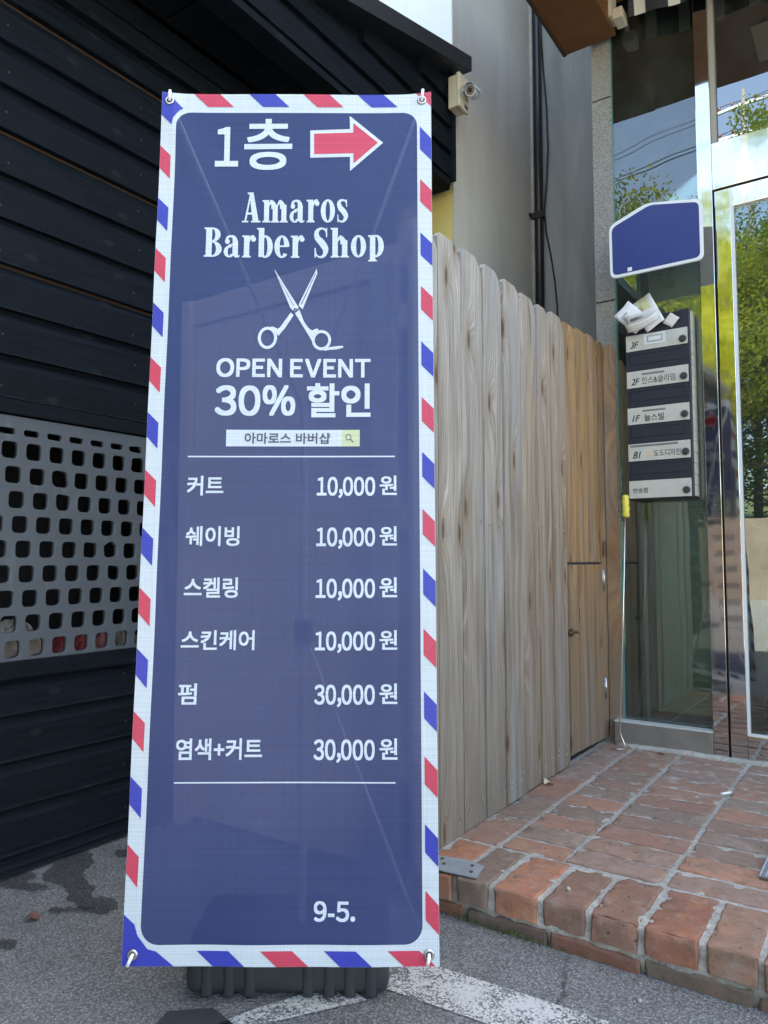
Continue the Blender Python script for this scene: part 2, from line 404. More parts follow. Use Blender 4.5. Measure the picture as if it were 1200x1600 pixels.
# worn white parking-line paint
p = flat('road_marking', [(-1.05, 1.385), (-.93, 1.405), (-.85, 1.437), (-.48, 1.455), (1.6, 1.56), (1.6, 1.43), (-.69, 1.317), (-.84, 1.307), (-1.05, 1.295)], .004, M_PAINT)
tag(p, 'worn white painted line on the asphalt running under the brick step', 'road marking', kind='structure')
p = flat('road_marking', [(-1.10, 1.00), (-1.065, 1.10), (-1.024, 1.185), (-.95, 1.26), (-.90, 1.25), (-.975, 1.14), (-1.02, 1.07), (-1.05, 1.00)], .004, M_PAINT)
tag(p, 'worn white paint patch beside the black banner base', 'road marking', kind='structure')
p = flat('road_marking', [(-1.20, 1.00), (-1.135, 1.058), (-1.04, 1.04), (-1.04, .92), (-1.16, .90)], .004, simple('dark_patch', (.03, .034, .04), .75, 0, .6, 200, .3, 20))
tag(p, 'dark tar patch at the bottom edge below the banner base', 'road marking', kind='structure')
st1 = [(-2.05,1.30),(-2.01,1.235),(-1.97,1.20),(-1.90,1.205),(-1.83,1.19),(-1.80,1.165),(-1.745,1.165),(-1.70,1.150),(-1.655,1.175),(-1.655,1.215),(-1.69,1.235),(-1.73,1.235),(-1.76,1.21),(-1.80,1.25),(-1.87,1.265),(-1.92,1.30),(-1.95,1.345),(-2.0,1.38),(-2.05,1.38)]
st2 = [(-2.05,1.13),(-2.02,1.11),(-1.97,1.125),(-1.915,1.145),(-1.905,1.18),(-1.94,1.185),(-1.985,1.165),(-2.0,1.20),(-2.05,1.2)]
st3 = [(-1.73,.95),(-1.70,.935),(-1.685,.955),(-1.70,.98),(-1.73,.975)]
st4 = [(-1.98,1.44),(-1.93,1.42),(-1.88,1.46),(-1.87,1.50),(-1.92,1.50),(-1.95,1.47)]
st5 = [(-1.775,1.10),(-1.745,1.12),(-1.70,1.17),(-1.715,1.175),(-1.76,1.15),(-1.79,1.115)]
for i, (s, l) in enumerate([(st1, 'long dark wet stain running out from under the black wall'), (st2, 'dark wet stain at the foot of the black wall by the left edge'), (st3, 'small dark spot on the asphalt near the brown leaf'), (st4, 'dark stain by the black wall beside the banner'), (st5, 'thin broken dark mark between the long stain and the leaf')]):
    tag(blob('wet_stain', s, .004, M_STAIN, 4, .012, i*5), l, 'stain', kind='structure')

# ================================================================== BRICK PLATFORM
plat = empty('brick_platform', 'low step paved with worn red bricks in grey mortar before the glass shop', 'step', (-.5, 2.4, 0))
GX0, GX1 = -1.06, 2.4
def axis_(L, step, m):
    n = max(1, int((L-2*m)/step)); return [0, m*.45]+[m+(L-2*m)*i/n for i in range(n+1)]+[L-m*.45, L]
def brick(bm, x0, y0, x1, y1, z0, z1, bev=.004, rough=.002, seed=0):
    X_ = axis_(x1-x0, .014, bev); Y_ = axis_(y1-y0, .014, bev); Z_ = [0, .02, .04, z1-z0-bev, z1-z0-bev*.45, z1-z0]
    nx, ny, nz = len(X_)-1, len(Y_)-1, len(Z_)-1
    j = [random.uniform(-.002, .002) for _ in range(4)]; dz = random.uniform(-.002, .0015)
    tx, ty = random.uniform(-.012, .012), random.uniform(-.012, .012)
    vid = {}
    cx, cy = (x0+x1)/2, (y0+y1)/2
    def vert(i, k, l):
        key = (i, k, l)
        if key in vid: return vid[key]
        a, b = X_[i]/(x1-x0), Y_[k]/(y1-y0)
        x = x0+X_[i]+j[0]*(1-a)+j[1]*a; y = y0+Y_[k]+j[2]*(1-b)+j[3]*b; z = z0+Z_[l]+dz
        q = Vector((x, y, z)); so = Vector((seed*3.1, 0, seed))
        ex, ey, ez = i in (0, nx), k in (0, ny), l == nz
        edge = sum((i < 3 or i > nx-3, k < 3 or k > ny-3, l > nz-2)) >= 2
        if ex+ey+ez >= 2:
            m = bev*.45
            if ex: q.x += m if i == 0 else -m
            if ey: q.y += m if k == 0 else -m
            if ez: q.z -= m
        if edge:      # chipped arrises
            c = noise.noise((q+so)*26)+.4*noise.noise((q+so)*80)
            if c > .18:
                w_ = min(.011, (c-.18)*.03); q += Vector((cx-x, cy-y, -.04)).normalized()*w_*(1 if l > 2 else .4)
        q += noise.noise_vector((q+so)*30)*rough+noise.noise_vector((q+so)*120)*rough*.5
        q.z += tx*(x-cx)+ty*(y-cy)
        vid[key] = bm.verts.new(q); return vid[key]
    def quad(a, b, c, d): bm.faces.new((a, b, c, d)).smooth = True
    for i in range(nx):
        for k in range(ny): quad(vert(i,k,nz), vert(i+1,k,nz), vert(i+1,k+1,nz), vert(i,k+1,nz))
    for l in range(nz):
        for i in range(nx):
            quad(vert(i,0,l), vert(i+1,0,l), vert(i+1,0,l+1), vert(i,0,l+1))
            quad(vert(i+1,ny,l), vert(i,ny,l), vert(i,ny,l+1), vert(i+1,ny,l+1))
        for k in range(ny):
            quad(vert(0,k+1,l), vert(0,k,l), vert(0,k,l+1), vert(0,k+1,l+1))
            quad(vert(nx,k,l), vert(nx,k+1,l), vert(nx,k+1,l+1), vert(nx,k,l+1))
bm = BM(); sd = 0
hx = [-1.045, -.927, -.828, -.705, -.59, -.476, -.352, -.243]
while hx[-1] < GX1: hx.append(hx[-1]+.117+random.uniform(-.004, .004))
for a, b in zip(hx, hx[1:]):
    sd += 1; fy = 1.655+random.uniform(-.006, .006)
    brick(bm, a+.008, fy, b-.008, 1.885, .043, .101, .005, .0028, sd)
# column against the fence, laid lengthwise
y = 1.898
while y < 3.2:
    L = random.choice([.235, .235, .24]); sd += 1
    brick(bm, -1.047, y+.003, -.930, min(y+L-.004, 3.235), .043, .1, .003, .0018, sd); y += L
xs = [-.922, -.735, -.487, -.240, .010, .26, .51, .76, 1.01, 1.26, 1.51, 1.76, 2.01, 2.26, 2.4]
rows = [1.897, 2.005, 2.12, 2.236, 2.352, 2.47, 2.59, 2.71, 2.83, 2.95, 3.07, 3.19]
for a, b in zip(xs, xs[1:]):
    sh = random.uniform(-.012, .012)
    for c, d in zip(rows, rows[1:]):
        sd += 1; s2 = sh if c > 1.9 else 0
        d2 = d+(sh if d < 3.18 else 0)
        brick(bm, a+.0075+random.uniform(-.003, .003), c+s2+.0065, b-.0075+random.uniform(-.003, .003), d2-.0065, .043, .1, .003, .0018, sd)
newobj('paving_brick', bm, M_BRICK, plat)
bm = BM(); x = -1.10
while x < GX1:
    L = random.uniform(.19, .235); sd += 1
    brick(bm, x+.006, 1.660+random.uniform(-.004, .004), x+L-.006, 1.78, -.02, .034, .006, .004, sd); x += L
newobj('lower_brick', bm, M_BRICK2, plat)
bm = BM()    # mortar bed, gently uneven
nx, ny = 330, 150
x0, x1, y0, y1 = -1.075, GX1, 1.668, 3.30
V = [[None]*(ny+1) for _ in range(nx+1)]
for i in range(nx+1):
    for k in range(ny+1):
        x = x0+(x1-x0)*i/nx; y = y0+(y1-y0)*k/ny
        z = .0958+noise.noise(Vector((x, y, 0))*22)*.002+noise.noise(Vector((x, y, 5))*90)*.0022
        if k == 0: z -= .006
        V[i][k] = bm.verts.new((x, y, z))
for i in range(nx):
    for k in range(ny): bm.faces.new((V[i][k], V[i+1][k], V[i+1][k+1], V[i][k+1])).smooth = True
# front face of the bed
for i in range(nx+1): pass
F = [[V[i][0]] for i in range(nx+1)]
for i in range(nx+1):
    for z in (.07, .045, .03, .0, -.02):
        x = x0+(x1-x0)*i/nx; y = 1.672+noise.noise(Vector((x, z, 3))*40)*.005+(-.008 if .02 < z < .05 else 0)
        F[i].append(bm.verts.new((x, y, z)))
for i in range(nx):
    for k in range(5): bm.faces.new((F[i][k], F[i][k+1], F[i+1][k+1], F[i+1][k])).smooth = True
newobj('mortar', bm, M_MORTAR, plat)
# cement fillet at the foot of the shop wall
bm = BM()
for i in range(60):
    pass
tube(bm, [(-1.0+i*.05, 3.205+noise.noise(Vector((i*.7, 0, 0)))*.012, .096) for i in range(60)], [.016+abs(noise.noise(Vector((i*.9, 3, 0))))*.012 for i in range(60)], 8)
newobj('cement_fillet', bm, M_MORTAR, plat)

# ================================================================== FENCE
fen = empty('wooden_fence', 'tall weathered dog-eared board fence turning from silver grey to tan, with a small door', 'fence', (-1.05, 2.4, .1))
def board(bm, y0, y1, z0, z1, x=-1.045, th=.016, dog=True, le=.016, re=.045, p0=None, p1=None, dz=0):
    """board in plane x=const, or between plan points p0,p1"""
    if p0 is None: p0, p1 = Vector((x, y0, 0)), Vector((x, y1, 0))
    W = (p1-p0).length; d = (p1-p0)/W; n = Vector((d.y, -d.x, 0))   # toward viewer side (+x for +y dir)
    if dog:
        prof = [(0, z0), (W, z0), (W, z1-re*1.15), (W-re*.45, z1-re*.42), (W-re, z1), (le, z1), (0, z1-le)]
    else: prof = [(0, z0), (W, z0), (W, z1), (0, z1)]
    a = [bm.verts.new(p0+d*u+Vector((0, 0, z))) for u, z in prof]
    b = [bm.verts.new(p0+d*u+Vector((0, 0, z))-n*th) for u, z in prof]
    N = len(a); f = [bm.faces.new(a), bm.faces.new(b[::-1])]
    for i in range(N): f.append(bm.faces.new((a[(i+1) % N], a[i], b[i], b[(i+1) % N])))
    es = [e for e in f[0].edges]
    bmesh.ops.bevel(bm, geom=es, offset=.0022, segments=2, affect='EDGES')
bm = BM()
js = [1.655, 1.79, 1.933, 2.077, 2.215, 2.363, 2.506, 2.63, 2.775]
tops = [1.815, 1.822, 1.832, 1.830, 1.826, 1.822, 1.824, 1.826]
for a, b, t in zip(js, js[1:], tops):
    board(bm, a+.0024, b-.0024, .094+(a-1.7)*.012, t+.006+random.uniform(-.004, .004), x=-1.045+random.uniform(-.003, .003))
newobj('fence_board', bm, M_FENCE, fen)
dj = [2.780, 2.925, 3.065, 3.200]
bm = BM()
for a, b, t in zip(dj, dj[1:], [1.838, 1.85, 1.862]):
    board(bm, a+.001, b-.001, .875, t, x=-1.05+random.uniform(-.002, .002))
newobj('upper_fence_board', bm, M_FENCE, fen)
bm = BM()    # last boards, turned towards the glass wall
pts = [Vector((-1.05, 3.205, 0)), Vector((-1.035, 3.262, 0)), Vector((-.985, 3.242, 0))]
board(bm, 0, 0, .12, 1.862, p0=pts[0], p1=Vector((-1.042, 3.255, 0)), re=.02)
board(bm, 0, 0, .12, 1.85, p0=Vector((-1.040, 3.245, 0)), p1=Vector((-.985, 3.252, 0)), re=.03)
newobj('end_board', bm, M_FENCE, fen)
bm = BM()
for z in (.33, 1.0, 1.55):
    bm = BM(); box(bm, (-1.10, 1.66, z-.035), (-1.0645, 2.775, z+.035), 0, .003); newobj('fence_rail', bm, M_FENCE, fen)
    if z > .5: bm = BM(); box(bm, (-1.10, 2.78, z-.035), (-1.0695, 3.24, z+.035), 0, .003); newobj('fence_rail', bm, M_FENCE, fen)
for yy in (1.70, 2.78):
    bm = BM(); box(bm, (-1.19, yy-.04, .0), (-1.102, yy+.04, 1.72), 0, .004); newobj('fence_post', bm, M_FENCE, fen)
M_SCREW = simple('zinc_screw', (.5, .49, .46), .4, .8)
for a, b in zip(js, js[1:]):
    for z in (.155, .175, 1.0):
        for q in (.22, .78):
            bm = BM(); disc(bm, (-1.0435, a+(b-a)*q+random.uniform(-.006, .006), z+random.uniform(-.01, .01)), (1, 0, 0), .0032, .0016, 8); newobj('screw', bm, M_SCREW, fen)
door = BM()
dd = [2.797, 2.905, 3.005, 3.10, 3.196]
for a, b in zip(dd, dd[1:]):
    zb = .132-.03*(a-2.79)
    board(door, a+.001, b-.001, zb, .866, x=-1.046, dog=False)
dO = newobj('small_door', door, M_FENCE, fen); dO['label'] = 'low tan plank door set in the fence'
for z in (.80, .335):
    bm = BM()
    box(bm, (-1.0452, 3.188, z-.045), (-1.042, 3.224, z+.045), 0, .0008)
    tube(bm, [(-1.0405, 3.206, z-.045), (-1.0405, 3.206, z+.045)], .0042, 8)
    for k in (-.03, 0, .03):
        for s in (-.011, .011): disc(bm, (-1.0421, 3.206+s, z+k), (1, 0, 0), .003, .0013, 8, 1)
    newobj('hinge', bm, [M_STEELB, M_DARK], dO)
bm = BM(); box(bm, (-1.045, 2.785, .588), (-1.042, 2.825, .618), 0, .001)
tube(bm, [(-1.037, 2.765, .603), (-1.037, 2.846, .603)], .0045, 8); tube(bm, [(-1.037, 2.83, .603), (-1.015, 2.832, .600)], .004, 8)
disc(bm, (-1.042, 2.805, .603), (1, 0, 0), .012, .008, 12)
newobj('latch', bm, simple('rusty_latch', (.14, .09, .06), .5, .7, .4, 200, .4, 60), dO)
bm = BM(); box(bm, (-1.034, 3.207, .90), (-1.0328, 3.226, .972), 0); 
newobj('hasp', bm, simple('brown_hasp', (.16, .11, .08), .5, .6), fen)

# second fence run, between the black wall and the first one (seen faintly through the banner)
f2 = empty('wooden_fence', 'pale board fence closing the yard behind the banner, seen faintly through its fabric', 'fence', (-1.55, 1.72, 0))
bm = BM(); x = -1.99
while x < -1.10:
    W = min(.142, -1.07-x)
    board(bm, 0, 0, .03, 1.70, p0=Vector((x+.0015, 1.73, 0)), p1=Vector((x+W-.0015, 1.73, 0)), dog=False); x += W
newobj('fence_board', bm, simple('pale_new_pine', (.58, .46, .36), .8, 0, .3, 60, .2, 7), f2)
bm = BM(); box(bm, (-2.0, 1.715, 1.702), (-1.072, 1.775, 1.79), 0, .003); box(bm, (-2.035, 1.70, 0), (-1.993, 1.775, 1.79), 0, .003)
newobj('fence_frame', bm, simple('pale_pine_rail', (.50, .40, .32), .8, 0, .3, 60, .2, 7), f2)

# ================================================================== METAL BRACKET PLATE
bm = BM(); prism(bm, [(-1.035, 1.725, .1045), (-.98, 1.652, .1045), (-.868, 1.662, .1045), (-.885, 1.735, .1045), (-.93, 1.75, .1045)], (0, 0, .003))
for q in [(-.895, 1.685), (-.91, 1.72), (-.975, 1.69), (-.995, 1.715)]: disc(bm, (*q, .107), (0, 0, 1), .005, .003, 8, 1)
tag(newobj('corner_plate', bm, [M_GALV, simple('rusty_screw_head', (.12, .09, .07), .6, .5)]), 'galvanised metal plate screwed to the brick step at the fence foot', 'metal plate')

# ================================================================== BLACK TIMBER BUILDING
blk = empty('timber_building', 'low black-stained plank building with overhanging canopy and dark soffit', 'building', (-2.05, 1, 0))
XW = -2.05
# planks: bottom z list
zs = [0.02, .066, .193, .32, .457, .575]
WIN = (.2, 1.78, .60, 1.295)      # y0,y1,z0,z1
def plank(bm, x, y0, y1, z0, z1, lean=.0, mi=0, bare=False):
    prof = [(x+.003, z0+.004), (x, z0+.010), (x, z1-.034), (x-.004, z1-.027), (x-.014, z1-.010), (x-.018, z1-.004), (x-.018, z1+.006), (x-.03, z1+.006), (x-.03, z0+.004)]
    a = [bm.verts.new((px, y0, pz)) for px, pz in prof]; b = [bm.verts.new((px, y1, pz)) for px, pz in prof]
    n = len(prof)
    for i in range(n):
        f = bm.faces.new((a[i], b[i], b[(i+1) % n], a[(i+1) % n])); f.material_index = (1 if bare and i == 5 else mi)
    bm.faces.new(a[::-1]); bm.faces.new(b)
    bmesh.ops.recalc_face_normals(bm, faces=bm.faces[-(n+2):])
bm = BM()
low = [0.008, .060, .189, .318, .447, .548]
for a, b in zip(low, low[1:]): plank(bm, XW, -3.5, 3.1, a, b, bare=False)
z = 1.338
hi = [1.338, 1.462, 1.592, 1.722, 1.852, 1.982, 2.112, 2.242, 2.372, 2.50, 2.60]
for i, (a, b) in enumerate(zip(hi, hi[1:])): plank(bm, XW, -3.5, 3.1, a, b, bare=i in (2, 5, 8))
plank(bm, XW, -3.5, WIN[0], .60, .72); plank(bm, XW, WIN[1], 3.1, .548, .9); plank(bm, XW, WIN[1], 3.1, .9, 1.338)
plank(bm, XW, -3.5, WIN[0], .548, .9); plank(bm, XW, -3.5, WIN[0], .9, 1.338)
newobj('plank_wall', bm, [M_BLACK, M_BARE], blk)
bm = BM()
for a, b in list(zip(low, low[1:]))+list(zip(hi, hi[1:])):
    for yy in (1.07, 1.52):
        disc(bm, (XW-.0004, yy+random.uniform(-.012, .012), a+.045+random.uniform(-.01, .03)), (1, 0, 0), .0035, .0009, 8)
no = newobj('nail_head', bm, simple('dull_nail', (.06, .055, .05), .5, .6), blk); no['kind'] = 'stuff'
bm = BM()
box(bm, (XW-.02, -3.5, .551), (XW+.016, 3.1, .600), 0, .003)       # sill rail
box(bm, (XW-.02, -3.5, 1.297), (XW+.012, 3.1, 1.3385), 0, .003)    # head rail
box(bm, (XW-.02, -3.5, 2.603), (XW+.014, 3.1, 2.668), 0, .003)
box(bm, (XW-.02, -3.5, 2.671), (XW+.022, 3.1, 2.745), 0, .003)
newobj('trim_rail', bm, M_BLACK, blk)
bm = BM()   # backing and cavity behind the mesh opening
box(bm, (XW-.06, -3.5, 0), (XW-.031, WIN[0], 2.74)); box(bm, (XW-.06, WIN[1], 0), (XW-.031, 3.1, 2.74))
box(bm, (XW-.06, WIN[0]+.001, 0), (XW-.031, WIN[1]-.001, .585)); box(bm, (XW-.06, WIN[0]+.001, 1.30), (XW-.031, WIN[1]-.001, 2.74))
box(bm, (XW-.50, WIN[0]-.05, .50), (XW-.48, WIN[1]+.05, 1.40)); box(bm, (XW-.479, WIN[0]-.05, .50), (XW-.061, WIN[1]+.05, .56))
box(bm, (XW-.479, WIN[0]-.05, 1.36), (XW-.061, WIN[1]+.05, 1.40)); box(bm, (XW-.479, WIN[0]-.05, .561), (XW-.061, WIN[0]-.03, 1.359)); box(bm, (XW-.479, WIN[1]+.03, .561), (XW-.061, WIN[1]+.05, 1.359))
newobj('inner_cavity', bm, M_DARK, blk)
# canopy
can = BM()
XC = -1.70
def rz(y): return 3.015+.29*(y-2.18) if y > 2.0 else 2.963
zc = 2.735; k = 0
ys_ = [-3.5, 2.0, 2.18, 2.4, 2.6, 2.8, 3.075]
while zc < 3.28:
    zt = zc+.128
    # clip the plank by the sloping roof
    y0 = -3.5
    if zt > rz(-3.5): 
        y0 = 2.18+(zt-.06-3.015)/.29 if zt-.06 > 2.963 else -3.5
    if y0 < 3.0: plank(can, XC, y0, 3.055, zc, zt)
    zc = zt
newobj('canopy_plank', can, M_BLACK, blk)
bm = BM()
box(bm, (XC-.025, 3.056, 2.732), (XC+.010, 3.085, 3.27), 0, .003)     # corner trim
box(bm, (XC-.07, -3.5, 2.712), (XC-.031, 3.06, 2.96), 0)            # beam core
box(bm, (XC-.10, -3.5, 2.7), (XC-.004, 3.055, 2.731), 0, .003)         # bottom rail
prism(bm, [(XC-.07, 2.0, 2.961), (XC-.07, 3.06, 2.961), (XC-.07, 3.06, rz(3.06)-.01), (XC-.07, 2.0, rz(2.01)-.01)], (.039, 0, 0))
box(bm, (-2.1, 3.062, 2.70), (XC-.0255, 3.084, 3.24), 0, .002)
newobj('canopy_beam', bm, M_BLACK, blk)
bm = BM(); y = -.6; 
while y < 3.06:
    box(bm, (-2.026, y+.004, 2.762+random.uniform(0, .003)), (XC-.0705, min(y+.118, 3.06), 2.78), 0, .002); y += .122
newobj('soffit_board', bm, M_BLACK, blk)
bm = BM()   # roof slab
def roofstrip(xa, xb, zoff, th):
    ys = [-3.5, 2.0, 2.18, 3.12]
    for a, b in zip(ys, ys[1:]):
        prism(bm, [(xa, a, rz(a+.001)+zoff), (xa, b, rz(b)+zoff), (xa, b, rz(b)+zoff+th), (xa, a, rz(a+.001)+zoff+th)], (xb-xa, 0, 0))
roofstrip(-6.0, -1.62, .0, .075)
newobj('roof', bm, simple('dark_roof_metal', (.014, .018, .024), .55, 0, .3, 60, .3, 6), blk)
bm = BM(); box(bm, (-6, -3.5, 0), (-5.95, 3.1, 2.9)); box(bm, (-5.95, 3.09, 0), (XW-.061, 3.12, 2.95)); box(bm, (-5.95, -3.5, 0), (XW-.061, -3.47, 2.9))
newobj('rear_wall', bm, M_BLACK, blk)

# perforated grey plastic panel
def holeloop(cy, cz, hw, hh, r, n=5, irr=0, sd=0):
    pts = []
    for ci, (sx, sz) in enumerate([(1, 1), (-1, 1), (-1, -1), (1, -1)]):
        for k in range(n):
            a = math.pi/2*ci+math.pi/2*k/(n-1)
            y = cy+sx*(hw-r)+r*math.cos(a); z_ = cz+sz*(hh-r)+r*math.sin(a)
            if irr:
                q = Vector((y*40+sd, z_*40, sd)); y += noise.noise(q)*irr; z_ += noise.noise(q+Vector((7, 3, 1)))*irr
                y += (y-cy)*irr*18*max(0, noise.noise(Vector((a, sd, 0)))); z_ += (z_-cz)*irr*22*max(0, noise.noise(Vector((a, sd+4, 2))))
            pts.append((y, z_))
    return pts
pan = BM()
PY, PZ, SH = .0716, .0705, -.173
zrows = [1.248]+[1.195-.0703*i for i in range(9)]
broken = {(0, 2): .006, (1, 2): .008, (6, 0): .009, (2, -2): .006, (3, -2): .007, (5, 0): .009, (5, -1): .007, (7, 2): .008, (0, 3): .007, (4, 5): .006}
xf = XW+.004; xb = XW-.016
def yat(z): return SH*(z-.998)
edges_z = [1.292, 1.230]+[1.160-.0703*i for i in range(8)]+[.598]
# columns
cols = range(-13, 8)
for ri, zc_ in enumerate(zrows):
    zt, zb_ = edges_z[ri], edges_z[ri+1]
    for ci in cols:
        yc = 1.431+ci*PY+yat(zc_)
        outer = []
        for (sy, zz_) in [(1, zt), (-1, zt), (-1, zb_), (1, zb_)]:
            outer.append((1.431+ci*PY+sy*PY/2+yat(zz_), zz_))
        hh = .0095 if ri == 0 else .0243
        irr = broken.get((ri, ci), 0)
        lp = holeloop(yc, zc_, .0243, hh, .008 if ri == 0 else .0125, 5, irr or .0006, ri*7+ci)
        for x, s in ((xf, 1), (xb, -1)):
            o = [pan.verts.new((x, a, b)) for a, b in outer]; h = [pan.verts.new((x, a, b)) for a, b in lp]
            for c in range(4):
                seg = h[c*5:(c+1)*5]
                for q in range(4):
                    vs = (o[c], seg[q], seg[q+1]); pan.faces.new(vs if s < 0 else vs[::-1])
                nx_ = h[((c+1)*5) % 20]
                vs = (o[c], seg[4], nx_, o[(c+1) % 4]); pan.faces.new(vs if s < 0 else vs[::-1])
            if s == 1: hf = h
            else: hb = h
        for q in range(20):
            f = pan.faces.new((hf[q], hf[(q+1) % 20], hb[(q+1) % 20], hb[q])); f.smooth = True
def mk_panel():
    t = NT('grey_plastic_grille'); c = t.co(); n = t.noise(c, 6, 5, .6); f = t.noise(c, 90, 4)
    base = t.mix(n, (.060, .072, .084), (.092, .106, .120))
    base = t.mix(t.ramp(t.noise(t.co((1, 9, 2)), 3, 5), [(.6, 0), (.75, .4)]), base, (.15, .165, .18))
    return t.done(t.bsdf(base, .5, t.bump(t.math('ADD', n, t.math('MULTIPLY', f, .15)), .4, .002)))
bmesh.ops.remove_doubles(pan, verts=pan.verts, dist=.00002)
newobj('perforated_panel', pan, mk_panel(), blk)

# crumpled rubbish behind the panel
def crumple(name, c, r, col, label, seed, parent=None, flatz=.8):
    bm = BM(); bmesh.ops.create_icosphere(bm, subdivisions=3, radius=1)
    for v in bm.verts:
        d = v.co.copy(); f = 1+.55*noise.noise(d*1.6+Vector((seed, 0, 0)))+.35*noise.noise(d*4+Vector((0, seed, 0)))
        v.co = Vector((d.x*r*f*.6, d.y*r*f, d.z*r*f*flatz))
    o = newobj(name, bm, simple('crumpled_'+str(seed), col, .6, 0, .3, 30, .3, 18)); o.location = c
    tag(o, label, 'litter', 'litter behind the grille'); return o
for i, (yy, zz_, r, col, lb) in enumerate([
    (1.155, .60, .050, (.32, .26, .22), 'crumpled brown paper litter, leftmost behind the grille'),
    (1.235, .60, .046, (.40, .33, .28), 'crumpled tan paper litter second from left behind the grille'),
    (1.32, .595, .048, (.22, .03, .035), 'red wrapper behind the grille, nearer the left edge'),
    (1.405, .595, .046, (.26, .035, .04), 'red wrapper behind the grille, in the middle'),
    (1.485, .59, .045, (.35, .12, .12), 'red and white wrapper behind the grille'),
    (1.57, .59, .045, (.30, .28, .25), 'grey striped paper behind the grille by the banner')]):
    crumple('litter', (XW-.085, yy, zz_+.018), r, col, lb, i+3)
crumple('litter', (XW-.10, 1.20, .665), .05, (.36, .33, .29), 'folded beige card standing behind the grille', 21)

# brown dry leaf
def leaf(name, c, s, col, label, rz_=0, cat='leaf'):
    bm = BM(); n = 9; L = []
    for i in range(n):
        u = i/(n-1); wd = math.sin(math.pi*u)**.7*.42*(1+.25*math.sin(i*2.7))
        L.append([bm.verts.new(((u-.5)*s, q*wd*s, abs(q)*wd*s*.5+.1*s*math.sin(u*5))) for q in (-1, -.5, 0, .5, 1)])
    for a, b in zip(L, L[1:]):
        for k in range(4): bm.faces.new((a[k], a[k+1], b[k+1], b[k]))
    bmesh.ops.remove_doubles(bm, verts=bm.verts, dist=1e-5)
    o = newobj(name, bm, simple('m_'+name, col, .7, 0, .2, 100, .3, 80)); o.location = c; o.rotation_euler = (0, 0, rz_)
    return tag(o, label, cat)
leaf('dry_leaf', (-1.775, 1.058, .006), .034, (.13, .05, .028), 'curled brown dry leaf lying on the asphalt at left', .6)
leaf('dry_leaf', (-1.018, 2.50, .106), .045, (.62, .52, .38), 'pale dry leaf on the bricks against the fence foot', 1.2)
leaf('dry_leaf', (-.80, 3.14, .104), .028, (.30, .16, .07), 'small brown leaf by the shop sill', .3)
bm = BM(); tube(bm, [(-.50, 2.705, .108), (-.476, 2.742, .108)], .0042, 10); tag(newobj('cigarette_butt', bm, simple('white_paper', (.8, .8, .78), .7)), 'white cigarette butt on the bricks', 'litter')
def pebble(c, s, lb, seed):
    bm = BM(); bmesh.ops.create_icosphere(bm, subdivisions=2, radius=s)
    for v in bm.verts: v.co *= 1+.4*noise.noise(v.co*70+Vector((seed, 0, 0)))
    o = newobj('pebble', bm, simple('pebble_stone', (.36, .32, .28), .8, 0, .3, 150, .2), smooth=True); o.location = c
    tag(o, lb, 'pebble')
pebble((-.662, 1.735, .107), .006, 'small pale pebble on a front edge brick', 1)
pebble((-.45, 1.56, .003), .005, 'small pale pebble on the asphalt under the step', 4)
# moss tufts in the joint under the step
bm = BM()
for _ in range(900):
    x = random.gauss(-.78, .09) if random.random() < .7 else random.uniform(-1.0, .3); y = 1.655+random.gauss(0, .007)
    z = random.uniform(0.0, .012); a = random.uniform(0, 6.28); s = random.uniform(.0015, .004)
    v = [bm.verts.new((x, y, z)), bm.verts.new((x+math.cos(a)*s, y+math.sin(a)*s, z+s*.5)), bm.verts.new((x+math.cos(a+1)*s*.7, y+math.sin(a+1)*s*.7, z+s*1.4))]
    bm.faces.new(v)
tag(newobj('moss', bm, simple('moss_green', (.06, .09, .02), .9, 0, 0, 1, .4, 60)), 'green moss in the joint between asphalt and brick step', 'moss', kind='stuff')
bm = BM()
for _ in range(2600):
    x = random.uniform(-1.05, 1.2); y = 1.648-abs(random.gauss(0, .022)); s = random.uniform(.0008, .003)
    c = Vector((x, y, s*.5)); vs = [bm.verts.new(c+Vector((random.uniform(-s, s), random.uniform(-s, s), random.uniform(-s*.4, s)))) for _ in range(4)]
    for q in ((0, 1, 2), (0, 2, 3), (0, 3, 1), (1, 3, 2)): bm.faces.new([vs[k] for k in q])
tag(newobj('grit', bm, simple('grit_stone', (.2, .17, .13), .9, 0, 0, 1, .5, 90)), 'loose grit along the foot of the brick step', 'grit', kind='stuff')

# ================================================================== NEIGHBOUR BUILDING
nb = empty('plaster_building', 'tall plastered building behind the canopy, white and yellow front and grey side', 'building', (-1.75, 3.15, 0))
bm = BM(); H = 9.0
box(bm, (-6.5, 3.15, 2.80), (-1.748, 4.19, H), 0)
newobj('white_wall', bm, M_WHITEW, nb)
bm = BM(); box(bm, (-6.5, 3.152, 0), (-1.749, 4.19, 2.798)); newobj('yellow_wall', bm, M_YELLOW, nb)
bm = BM(); box(bm, (-1.7475, 3.1495, 0), (-1.742, 4.19, H)); newobj('side_wall', bm, M_GREYW, nb)
bm = BM(); box(bm, (-1.80, 4.192, 0), (-.80, 4.4, H)); newobj('recessed_wall', bm, M_GREYW2, nb)
dp = BM(); tube(dp, [(-1.703, 4.15, 0.05), (-1.703, 4.15, H)], .026, 16)
dpo = newobj('drain_pipe', dp, simple('black_pvc', (.022, .027, .035), .3, 0, .15, 30, .4, 6)); tag(dpo, 'black drainpipe running up the inner corner of the plaster building', 'pipe')
bm = BM(); box(bm, (-1.745, 4.11, 2.955), (-1.662, 4.119, 2.995), 0, .001); tube(bm, [(-1.703, 4.15, 2.96), (-1.703, 4.15, 2.985)], .033, 16)
box(bm, (-1.76, 4.085, 2.965), (-1.735, 4.11, 2.99), 0, .001)
